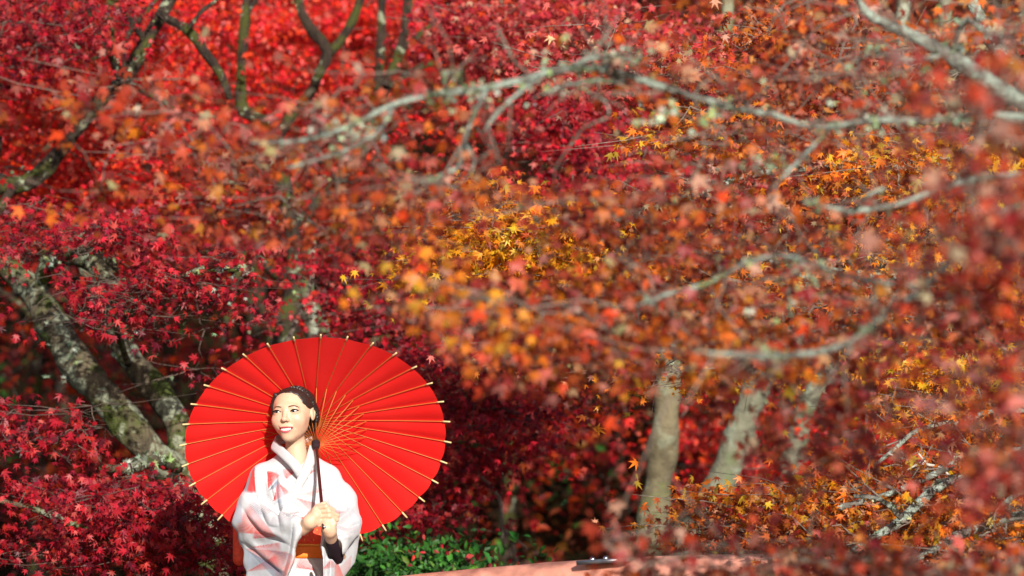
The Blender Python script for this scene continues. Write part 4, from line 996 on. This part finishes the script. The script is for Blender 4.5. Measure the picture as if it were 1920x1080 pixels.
# eyes, brows, teeth ------------------------------------------------------
M_EYEW = plain('eye_white', (.80,.78,.74), .25, .5); M_IRIS = plain('dark_iris', (.018,.009,.006), .08, .8); M_LASH = plain('lashes', (.012,.008,.007), .7, .2)
M_BROW = plain('brow', (.10,.058,.040), .8, .2); M_TEETH = plain('teeth', (.66,.64,.58), .3, .5)
def ball(c, r, M=None, n=18):
    th = np.linspace(0,math.pi,n); ph = np.arange(2*n)*math.pi/n
    v = np.stack([np.outer(np.sin(th),np.cos(ph)),np.outer(np.sin(th),np.sin(ph)),np.outer(np.cos(th),np.ones(2*n))],-1).reshape(-1,3)*np.asarray(r)
    if M is not None: v = v@np.asarray(M).T
    i = np.arange(n-1)[:,None]*2*n; j = np.arange(2*n)[None]; return v+np.asarray(c), np.stack([i+j,i+(j+1)%(2*n),i+2*n+(j+1)%(2*n),i+2*n+j],-1).reshape(-1,4)
gaze = HM.T@np.array((-.44,-.87,.18)); gaze /= np.linalg.norm(gaze)
for ex,ey,ez in EYE:
    mb = MB(); mb.add(*ball(HL((ex,ey,ez)), (.0125,.0125,.0125))); e = mb.build('eye', M_EYEW, woman, pbase)
    mb = MB(); c = np.array((ex,ey,ez+.0006))+gaze*.0057; mb.add(*ball(HL(c),(.0079,.0079,.0079))); mb.build('iris', M_IRIS, e, pbase)
    sg = math.copysign(1,ex); t = np.linspace(-1,1,13)
    def lid(q,z,r): return HL((ex+q*.0164, ey+math.sqrt(max(r*r-(q*.0164)**2*.72-(z-ez)**2,4e-5)), z))
    up = np.array([lid(q, ez+sg*q*.0012+.0050*(1-q*q)+(.0012 if q*sg>.9 else 0), .0141) for q in t])
    mb = MB(); mb.tube(up, .0024*np.sqrt(np.clip(1.2-t*t*.8,.1,2)), 6); mb.build('upper_lash', M_LASH, woman, pbase)
    lw = np.array([lid(q, ez+sg*q*.0012-.0034*(1-q*q), .0139) for q in t])
    mb = MB(); mb.tube(lw, .0011, 5); mb.build('lower_lash', M_LASH, woman, pbase)
def hit(x, z, y0=.13):
    """forward-facing surface of the head at side x, height z"""
    y = y0
    for _ in range(60):
        d = float(head_field(np.array([(x,y,z)],np.float32))[0]); y -= max(d*.8,.0002)
        if d < .0003: break
    return y
for sg in (-1,1):
    q = [(sg*.0130,.0085),(sg*.022,.0110),(sg*.031,.0118),(sg*.039,.0098),(sg*.0455,.0055)]
    pt = smooth_line(np.array([(*HL((x,hit(x,z)+.0004,z)),0) for x,z in q]), .003)[:,:3]; n = len(pt)
    mb = MB(); mb.tube(pt, np.interp(np.linspace(0,1,n),[0,.2,.6,1],[.0018,.0026,.0022,.0009]), 6); mb.build('eyebrow', M_BROW, woman, pbase)
def tooth_y(x): return hit_plain(x,-.068)-.0055
def hit_plain(x, z):
    y = .13
    for _ in range(60):
        d = float(head_field(np.array([(x,y,z)],np.float32), False)[0]); y -= max(d*.8,.0002)
        if d < .0003: break
    return y
for k in range(6):
    x = (k-2.5)*.0060; zt_ = float(mouth_lines(np.array([x]))[0][0]); hgt = .0060-.0000*abs(x)-(.0016 if k in (0,5) else 0)
    v_,f_ = ball((0,0,0),(1,1,1),None,10); v_ = np.sign(v_)*np.abs(v_)**.7*np.array((.0030,.0026,hgt))
    a = -x*22; Rz = np.array([(math.cos(a),-math.sin(a),0),(math.sin(a),math.cos(a),0),(0,0,1)])
    mb = MB(); mb.add(HC_+((v_@Rz.T)+np.array((x,tooth_y(x),zt_-.0035)))@HM.T, f_); mb.build('tooth', M_TEETH, woman, pbase)

# hair --------------------------------------------------------------------
def hair_field(X):
    L = ((X-HC_)@HM).astype(np.float32); f = F(L)
    d = f.ell((0,-.016,.022),(.0755,.0945,.0715))
    d = s_min(d, f.ell((.010,-.068,-.035),(.048,.030,.045)), .03)
    q = np.abs((f.X-np.array((-.009,.110,-.030),np.float32))/np.array((.0715,.094,.0935),np.float32)); line = ((q**3).sum(1)**(1/3)-1)*.08   # the bare face
    d = s_max(d, -line, .006)
    for sg in (-1,1): d = s_max(d, -f.ell((sg*.080,.012,-.030),(.022,.034,.036)), .006)
    side = f.chain([np.array((-.048,.044,.056)),np.array((-.0640,.030,.020)),np.array((-.0635,.026,-.030)),np.array((-.058,.020,-.062))],[.008,.007,.006,.003],.01)
    d = s_min(d, side, .006)
    low = -(L[:,2]+.085); d = s_max(d, low, .01)
    st = np.sin(L[:,0]*420+L[:,2]*110)*.0003+np.sin(L[:,0]*190-L[:,2]*260+1)*.0003
    return d+st
m, nt, b = new_mat('black_hair')
v = obj_vec(nt); mp = nt.nodes.new('ShaderNodeMapping'); mp.inputs['Scale'].default_value=(1.6,.5,.6); nt.links.new(v, mp.inputs[0])
n1 = noise(nt, 320, 3, .6, mp.outputs[0]); nt.links.new(ramp(nt,[(.35,(.010,.007,.006)),(.6,(.022,.015,.012)),(.8,(.055,.038,.030))],n1), b.inputs['Base Color'])
b.inputs['Roughness'].default_value=.42; b.inputs['Specular IOR Level'].default_value=.6; bump(nt,n1,.35,.0015,b); M_HAIR = m
lo = HC_+np.array((-.12,-.13,-.12)); hi = HC_+np.array((.12,.13,.125))
v_,f_ = surface_nets(hair_field, lo, hi, .0022)
hair = link('hair', np_mesh('hair', v_-pbase, f_, M_HAIR, True), woman)
bp = smooth_line(np.array([(*HL(q),0) for q in ((-.030,.020,.081),(-.008,.026,.0845),(.022,.026,.0805),(.046,.020,.067),(.0635,.008,.046),(.073,-.008,.021),(.0765,-.028,-.002),(.074,-.042,-.030),(.060,-.060,-.054),(.038,-.080,-.068))]), .003)[:,:3]
n = len(bp); tg = np.gradient(bp,axis=0); tg /= np.linalg.norm(tg,axis=1)[:,None]
out = bp-HL((0,-.015,.02)); out -= tg*np.sum(out*tg,1)[:,None]; out /= np.linalg.norm(out,axis=1)[:,None]; sd = np.cross(tg,out)
ph = np.arange(n)*.62
for k in range(3):
    a = ph+k*2*math.pi/3; w_ = np.interp(np.linspace(0,1,n),[0,.15,.8,1],[.5,1,1,.7])
    q = bp+sd*(.0080*np.sin(a)*w_)[:,None]+out*(.0034*np.sin(2*a)*w_)[:,None]
    mb = MB(); mb.tube(q, .0058*w_, 8, .03); mb.build('braid_strand', M_HAIR, hair, pbase)

# kimono --------------------------------------------------------------------
def plane_y(x):                                            # depth of the hanging sleeve on the picture's left
    xe, xw = EL_R[0], WR_R[0]; return EL_R[1]-.03+(np.clip(x,xe-.06,xw+.03)-xe)/(xw-xe)*(WR_R[1]-EL_R[1]+.02)
def plane_y2(x):
    xe, xw = P(655,985,13.44)[0], P(612,1000,13.2)[0]; return 13.44+(np.clip(x,xw-.03,xe+.05)-xe)/(xw-xe)*(13.25-13.44)
def W2(l, Y=13.35): return [(P(a,b_,Y)[0],P(a,b_,Y)[2]) for a,b_ in l]
SL_R = W2([(452,935),(500,962),(566,974),(566,990),(556,1035),(541,1085),(530,1150),(520,1230),(470,1245),(452,1150),(456,1075),(446,1010),(443,965)])
SL_L = W2([(608,990),(640,968),(660,958),(669,985),(667,1030),(661,1060),(645,1082),(630,1150),(622,1240),(606,1240),(612,1150),(610,1060)],13.33)
VNECK = W2([(506,790),(514,826),(562,873),(577,838),(598,790)],13.4)
def sleeves(X):
    f = F(X); x,y,z = f.X.T
    h = (y-plane_y(x))*.86; d2 = poly2d(x,z,SL_R)+.012
    wob = .006*np.sin(x*55+z*18)*np.clip((1.02-z)*4,0,1)
    th = .020+.018*np.clip((1.15-z)*4,0,1)
    a = np.sqrt(np.maximum(d2,0)**2+np.maximum(np.abs(h+wob)-th,0)**2)+np.minimum(np.maximum(d2,np.abs(h+wob)-th),0)-.012
    up = f.chain([SH_L+np.array((-.006,0,-.005)),EL_R+np.array((.002,-.005,.03)),EL_R+np.array((.03,-.06,.0))],[.050,.055,.055],.03)
    fo = f.cap(EL_R+np.array((.0,-.02,0)),P(560,988,13.20),.052,.034)
    r_ = s_min(s_min(up,fo,.03),a,.035)
    cutx = x-P(567,990,13.2)[0]
    r_ = s_max(r_, cutx+ (z-P(567,990,13.2)[2])*-.10, .006)
    r_ = np.maximum(r_, -f.cap(P(563,992,13.195),P(600,994,13.16),.023,.028))
    h = (y-plane_y2(x))*.9; d2 = poly2d(x,z,SL_L)+.012; wob = .005*np.sin(x*60-z*22)
    a = np.sqrt(np.maximum(d2,0)**2+np.maximum(np.abs(h+wob)-.046,0)**2)+np.minimum(np.maximum(d2,np.abs(h+wob)-.046),0)-.012
    up = f.chain([SH_R+np.array((-.004,0,-.005)),P(640,940,13.48),P(653,985,13.44)],[.044,.050,.042],.03)
    fo = f.cap(P(653,985,13.42),P(628,1018,13.27),.042,.050)
    l_ = s_min(s_min(up,fo,.03),a,.03)
    inner = f.chain([P(614,1000,13.12),P(623,1025,13.22),P(631,1046,13.30)],[.030,.030,.026],.01)
    slot = f.ell(P(622,1062,13.18),(.019,.075,.085),np.array([(.9,.43,0),(-.43,.9,0),(0,0,1)]).T)
    l_ = s_max(l_, -s_min(inner,slot,.02), .005)
    return r_, l_
CREASES = [([(516,893),(517,925),(521,955),(529,985)],.010,.010),([(452,955),(470,980),(490,998),(512,1006),(545,1018)],.011,.010),([(456,1022),(478,1036),(505,1055),(532,1074)],.012,.010),([(470,905),(478,935),(492,962),(505,985),(530,985)],.006,.010),
           ([(556,978),(552,1010),(545,1045),(533,1080)],.005,.008),([(668,985),(652,990),(640,985),(622,982)],.009,.008),([(664,1000),(650,998),(636,1003)],.006,.007),([(580,900),(583,930),(586,965)],.006,.008),([(640,905),(642,935),(650,960)],.005,.010),([(530,960),(545,966),(560,962)],.005,.006),([(500,890),(506,915),(514,945)],.004,.007),([(575,1052),(590,1070),(596,1090)],.006,.008)]
CREASES = [(smooth_line(np.array([(*P(a,b_,13.35),0) for a,b_ in l]),.02)[:,[0,2]],A_,w_) for l,A_,w_ in CREASES]
def creases(X):
    x = X[:,0]; z = X[:,2]; tot = np.zeros(len(X),np.float32)
    for l,A_,w_ in CREASES:
        lo_ = l.min(0)-.05; hi_ = l.max(0)+.05; m_ = (x>lo_[0])&(x<hi_[0])&(z>lo_[1])&(z<hi_[1])&(X[:,1]<13.56)
        if not m_.any(): continue
        xs = x[m_]; zs = z[m_]; best = np.full(len(xs),1e9); sg = np.zeros(len(xs)); tt = np.zeros(len(xs))
        for i in range(len(l)-1):
            a = l[i]; e = l[i+1]-a; t = np.clip(((xs-a[0])*e[0]+(zs-a[1])*e[1])/(e@e),0,1); dx = xs-a[0]-t*e[0]; dz = zs-a[1]-t*e[1]; d2 = dx*dx+dz*dz
            b_ = d2<best; best = np.where(b_,d2,best); sg = np.where(b_,np.sign(e[0]*dz-e[1]*dx),sg); tt = np.where(b_,(i+t)/(len(l)-1),tt)
        q = np.sqrt(best)/w_*sg; fade = np.clip(np.minimum(tt,1-tt)*6+.15,0,1)
        tot[m_] += A_*fade*(1.1*np.exp(-np.abs(q*1.9))-.9*np.exp(-((q-1.2)/1.6)**2)*np.clip(q*3+.6,0,1))
    return tot
def kimono_field(X):
    f = F(X); x,y,z = f.X.T
    d = torso_core(f, .004)
    wz = P(557,1010,13.4)[2]; d = d+.012*np.exp(-((z-wz)/.05)**2)
    d = s_min(d, f.ell(P(556,925,TY-.04),(.105,.065,.085)), .03)
    hem = f.ell(np.array((P(560,1100,TY)[0],TY,P(560,1150,TY)[2])),(.158,.118,.30)); d = s_min(d,hem,.02)
    cut = np.maximum(poly2d(x,z,VNECK), y-(TY-.015)); d = s_max(d, -cut, .004)
    nk = f.cap(P(553,800,TY-.01),P(553,868,TY-.02),.052,.050); d = s_max(d,-nk,.005)
    fold = .0035*np.sin((x*.8+z*.6)*95+3*np.sin(z*9))*np.exp(-((z-P(0,950,13.4)[2])/.09)**2)
    r_,l_ = sleeves(X)
    cr = .004*np.sin((z*1.0-x*.7)*80+2*np.sin(x*14))*np.clip((P(0,960,13.4)[2]+.10-z)*8,0,1)
    crl = .0045*np.sin((z*.9+x*.6)*88+2*np.sin(x*17+1))*np.clip(1-np.abs(z-P(0,985,13.4)[2])*9,0,1)
    return s_min(s_min(d+fold, r_+cr, .010), l_+crl, .010)+creases(f.X)
klo = np.array((pbase[0]-.27,13.03,P(0,1140,13.5)[2])); khi = np.array((pbase[0]+.25,TY+.17,P(0,835,13.5)[2]))
v_,f_ = surface_nets(kimono_field, klo, khi, .0034)
# printed brush strokes fading from a red or grey edge; some pale fans paint in shading
pxx,pyy,_ = proj(v_)
tint = np.tile(np.array((.50,.507,.52)),(len(v_),1))
pn = np.sin(pxx*.9+np.sin(pyy*.35)*2)*.5+.5
def fan(ax,ay,ang,spread,rad,col,strength=1.0,edge=.35):
    """petal with its point at (ax,ay); ang is the direction it opens to (degrees, 0 = right, 90 = up)"""
    dx = pxx-ax; dy = -(pyy-ay); r = np.hypot(dx,dy)/rad; a = (np.degrees(np.arctan2(dy,dx))-ang+180)%360-180
    u = a/spread
    w_ = np.clip((1-np.abs(u))/.12,0,1)*np.clip((1-r)/.10,0,1)
    streak = .65+.35*np.sin(a*2.6+ang)
    g = np.clip((u+1)/2,0,1)**1.2*(1-.45*r)*streak
    k = np.clip(w_*(edge+(1-edge)*g)*strength*1.9,0,1)[:,None]
    tint[:] = tint*(1-k)+np.array(col)*k
RED=(.50,.035,.035); PINK=(.56,.13,.11); GREY=(.11,.14,.20); PALE=(.34,.38,.44); ROSE=(.50,.19,.18)
fan(479,866,-108,14,62,GREY,.75,.4); fan(476,868,-95,9,58,RED,.9,.5); fan(474,870,-128,12,60,PALE,.8,.4)
fan(503,916,72,24,34,RED,.95,.35); fan(504,920,38,18,26,GREY,.75,.4); fan(512,940,52,26,36,RED,.9,.35); fan(514,944,20,18,30,PALE,.8,.5)
fan(560,879,200,22,32,RED,.75,.3); fan(592,882,190,26,24,RED,.7,.3); fan(556,934,-28,15,40,RED,.6,.25); fan(556,928,5,10,34,PINK,.5,.3)
fan(614,918,185,14,24,RED,.45,.3); fan(648,960,180,14,24,RED,.45,.3)
fan(517,1005,152,24,78,PINK,.85,.30); fan(519,1006,176,10,46,RED,.75,.3); fan(460,1028,-22,18,84,ROSE,.85,.35); fan(470,1026,-2,12,58,RED,.65,.25)
fan(458,1026,-62,22,46,PALE,.85,.4); fan(462,1072,18,12,66,RED,.7,.3); fan(545,1052,235,20,40,PINK,.7,.3); fan(592,1070,150,24,40,RED,.7,.3); fan(604,1068,30,20,26,RED,.6,.3)
fan(452,905,-98,10,80,PALE,.6,.5); fan(470,930,-70,20,50,PALE,.5,.3); fan(520,900,-80,16,60,PALE,.45,.4); fan(500,1030,-20,10,50,GREY,.5,.2); fan(462,1030,-38,8,90,GREY,.7,.4); fan(600,940,-100,8,70,PALE,.6,.5); fan(645,935,-60,12,60,PALE,.4,.4); fan(640,1002,200,15,30,PINK,.6,.3); fan(660,1040,245,20,46,ROSE,.5,.3); fan(530,1080,60,16,46,PINK,.6,.3); fan(628,1040,-80,12,60,PINK,.7,.5)  # the pale and grey fans here paint soft shading into the cloth colour
hat = ((np.sin((pxx*.75+pyy)*1.55)>.35)&(((pxx-492)/24)**2+((pyy-945)/20)**2<1))|((np.sin((pxx*.7-pyy)*1.5)>.4)&(((pxx-545)/22)**2+((pyy-955)/14)**2<1))
tint[hat] *= .72
m, nt, b = new_mat('kimono_cloth')
at = nt.nodes.new('ShaderNodeAttribute'); at.attribute_name='tint'
v = obj_vec(nt); wv = nt.nodes.new('ShaderNodeTexWave'); wv.inputs['Scale'].default_value=120; wv.inputs['Distortion'].default_value=1.5; nt.links.new(v,wv.inputs['Vector'])
n1 = noise(nt, 14, 6, .62, v, 1.2)
c = mixc(nt, .04, at.outputs['Color'], wv.outputs['Color']); c2 = mixc(nt, thresh(nt,n1,.45,.75), at.outputs['Color'], c); nt.links.new(c2,b.inputs['Base Color'])
b.inputs['Roughness'].default_value=.62; b.inputs['Specular IOR Level'].default_value=.3; b.inputs['Sheen Weight'].default_value=.15; bump(nt,n1,.30,.012,b)
M_KIM = m
kim = link('kimono', np_mesh('kimono', v_-pbase, f_, M_KIM, True, tint), woman)
sk = []; zs = np.linspace(P(0,1128,13.5)[2], DECK_Z+.03, 24); na = 64
for i,z in enumerate(zs):
    t = i/23; th = np.arange(na)*2*math.pi/na; rx = .165-.02*t; ry = .13-.005*t; fo = 1+.03*t*np.sin(th*7+1)+.015*np.sin(th*3+t*4)
    sk.append(np.stack([P(560,1100,TY)[0]+rx*fo*np.cos(th),TY+ry*fo*np.sin(th),np.full(na,z)],-1))
sk = np.vstack(sk); i = np.arange(23)[:,None]*na; j = np.arange(na)[None]; fq = np.stack([i+j,i+na+j,i+na+(j+1)%na,i+(j+1)%na],-1).reshape(-1,4)
link('kimono_skirt', np_mesh('kimono_skirt', sk-pbase, fq, M_KIM, True, np.tile(np.array((.60,.60,.605)),(len(sk),1))), woman)

# collar bands, laid on the cloth along the neckline
def on_cloth(px, py, lift=.004, fld=kimono_field, y0=13.0):
    y = y0
    for _ in range(80):
        p = P(px,py,y); d = float(fld(np.array([p]))[0]); y += max(d*.8,.0008)
        if d < .001: break
        if y > 13.75: break
    p = P(px,py,y); return p-np.array((0,lift,0))
def band(name, rows, width, mat, tint_c, thick=.005, parent=None):
    """ribbon through world points, rows = (point, up-across direction)"""
    pts = np.array([p for p,_ in rows]); ac = np.array([a/np.linalg.norm(a) for _,a in rows])
    q = smooth_line(np.hstack([pts,ac]), .008); pts = q[:,:3]; ac = q[:,3:6]; ac /= np.linalg.norm(ac,axis=1)[:,None]
    tg = np.gradient(pts,axis=0); tg /= np.linalg.norm(tg,axis=1)[:,None]; ac -= tg*np.sum(ac*tg,1)[:,None]; ac /= np.linalg.norm(ac,axis=1)[:,None]
    nm = np.cross(tg,ac); nm *= np.sign(-nm[:,1:2]+1e-6) if name!='x' else 1
    prof = [(-.5,-.5),(-.5,.5),(-.25,.9),(.25,.9),(.5,.5),(.5,-.5)]
    vs = np.stack([pts+ac*(a*width)+nm*(b_*thick) for a,b_ in prof],1); n = len(pts); k = len(prof)
    i = np.arange(n-1)[:,None]*k; j = np.arange(k)[None]; fq = np.stack([i+j,i+(j+1)%k,i+k+(j+1)%k,i+k+j],-1).reshape(-1,4)
    return link(name, np_mesh(name, vs.reshape(-1,3)-pbase, fq, mat, False, np.tile(np.array(tint_c),(n*k,1))), parent or woman)
UPZ = np.array((0,0,1.0))
NB = P(553,822,TY+.075)                                    # nape, behind the neck
under = [(NB+np.array((.03,0,.0)),UPZ+np.array((0,.4,0))),(NB+np.array((-.045,-.02,-.002)),UPZ+np.array((-.2,.3,0))),(P(513,833,TY-.015),np.array((.45,-.2,.9))),(P(525,845,13.45),np.array((.7,-.35,.7))),(P(541,860,13.415),np.array((.72,-.2,.7))),(P(556,876,13.395),np.array((.75,-.1,.7))),(on_cloth(570,900),np.array((.8,-.1,.6)))]
over = [(NB+np.array((-.02,.003,.0)),UPZ+np.array((0,.4,0))),(NB+np.array((.05,-.02,-.002)),UPZ+np.array((.2,.3,0))),(P(585,842,TY-.01),np.array((-.45,-.2,.9))),(P(583,862,13.445),np.array((-.9,-.3,.4))),(P(573,885,13.40),np.array((-.88,-.2,.45))),(on_cloth(560,910,.006),np.array((-.85,-.1,.5))),(on_cloth(548,934,.005),np.array((-.85,0,.5))),(on_cloth(537,958,.004),np.array((-.85,0,.5))),(P(529,984,13.43),np.array((-.85,0,.5)))]
band('collar', under, .034, M_KIM, (.47,.475,.49), .006); band('collar', over, .032, M_KIM, (.51,.515,.52), .006)
inner_c = [(p+np.array((0,.006,.006)),a) for p,a in under[:6]]
inner_o = [(p+np.array((0,.006,.004)),a) for p,a in over[:5]]
band('inner_collar', inner_o, .036, M_KIM, (.70,.42,.38), .003)

# obi, cord and bow
M_OBI = plain('obi_silk', (.74,.060,.020), .5, .4, .2, 90); M_OBI2 = plain('obi_lower_silk', (.86,.20,.015), .5, .4, .1, 90); M_CORD = plain('obi_cord', (.80,.32,.05), .6, .3); M_LIN = plain('dark_undersleeve', (.020,.010,.016), .8, .2, .2, 80)
def obi_ring(name, py0, py1, rx, ry, mat, n=8, wob=.0015):
    zs = np.linspace(P(0,py1,13.4)[2],P(0,py0,13.4)[2],n); na=72; th = np.arange(na)*2*math.pi/na; cx = P(559,1000,TY)[0]; out=[]
    for i,z in enumerate(zs):
        e = 1-.012*(abs(i-(n-1)/2)/((n-1)/2))**6+wob*8*np.sin(th*5+z*60)*.1
        out.append(np.stack([cx+rx*e*np.cos(th),TY-.005+ry*e*np.sin(th),z+.002*np.sin(th*3)],-1))
    out = [np.stack([cx+(rx-.012)*np.cos(th),TY-.005+(ry-.012)*np.sin(th),0*th+zs[0]+.002*np.sin(th*3)],-1)]+out+[np.stack([cx+(rx-.012)*np.cos(th),TY-.005+(ry-.012)*np.sin(th),0*th+zs[-1]+.002*np.sin(th*3)],-1)]
    k = len(out); vs = np.vstack(out); i = np.arange(k-1)[:,None]*na; j = np.arange(na)[None]; fq = np.stack([i+j,i+(j+1)%na,i+na+(j+1)%na,i+na+j],-1).reshape(-1,4)
    return link(name, np_mesh(name, vs-pbase, fq, mat, True), woman)
obi = obi_ring('obi', 977, 1023, .146, .112, M_OBI); obi_ring('obi_sash', 971, 978, .1475, .1135, M_OBI, 4); obi_ring('obi_fold', 1024, 1047, .148, .1145, M_OBI2, 6)
obi_ring('obi_cord', 1020.5, 1025, .1505, .117, M_CORD, 4)
for qx,qy in ((577,1004),(571,1012),(599,1003),(588,1013),(594,994)):
    p = P(qx,qy,13.40); mb = MB(); cx = P(559,1000,TY)[0]; p[1] = TY-.005-.113*math.sqrt(1-((p[0]-cx)/.147)**2)-.001
    mb.add(*ball(p,(.0018,.0010,.0036),None,6)); mb.build('obi_flower', M_CORD, obi, pbase)
def bow_field(X):
    f = F(X); c = P(505,1018,TY+.145); q = np.abs(f.X-c.astype(np.float32))-np.array((.105,.022,.055),np.float32)
    return np.sqrt((np.maximum(q,0)**2).sum(1))+np.minimum(q.max(1),0)-.022+.004*np.sin(f.X[:,0]*60)
c = P(505,1018,TY+.145); v_,f_ = surface_nets(bow_field, c-.16, c+.16, .006); link('obi_bow', np_mesh('obi_bow', v_-pbase, f_, M_OBI, True), woman)
# dark undersleeve round the lower wrist
mb = MB(); q = smooth_line(np.array([(*P(620.5,1003,13.195),.0215),(*P(622.5,1016,13.215),.0222),(*P(627,1033,13.265),.0230),(*P(632,1047,13.32),.023)]), .006)
mb.tube(q[:,:3], q[:,3]*(1+.006*np.sin(np.arange(len(q))*1.1)), 20); mb.build('undersleeve', M_LIN, woman, pbase)
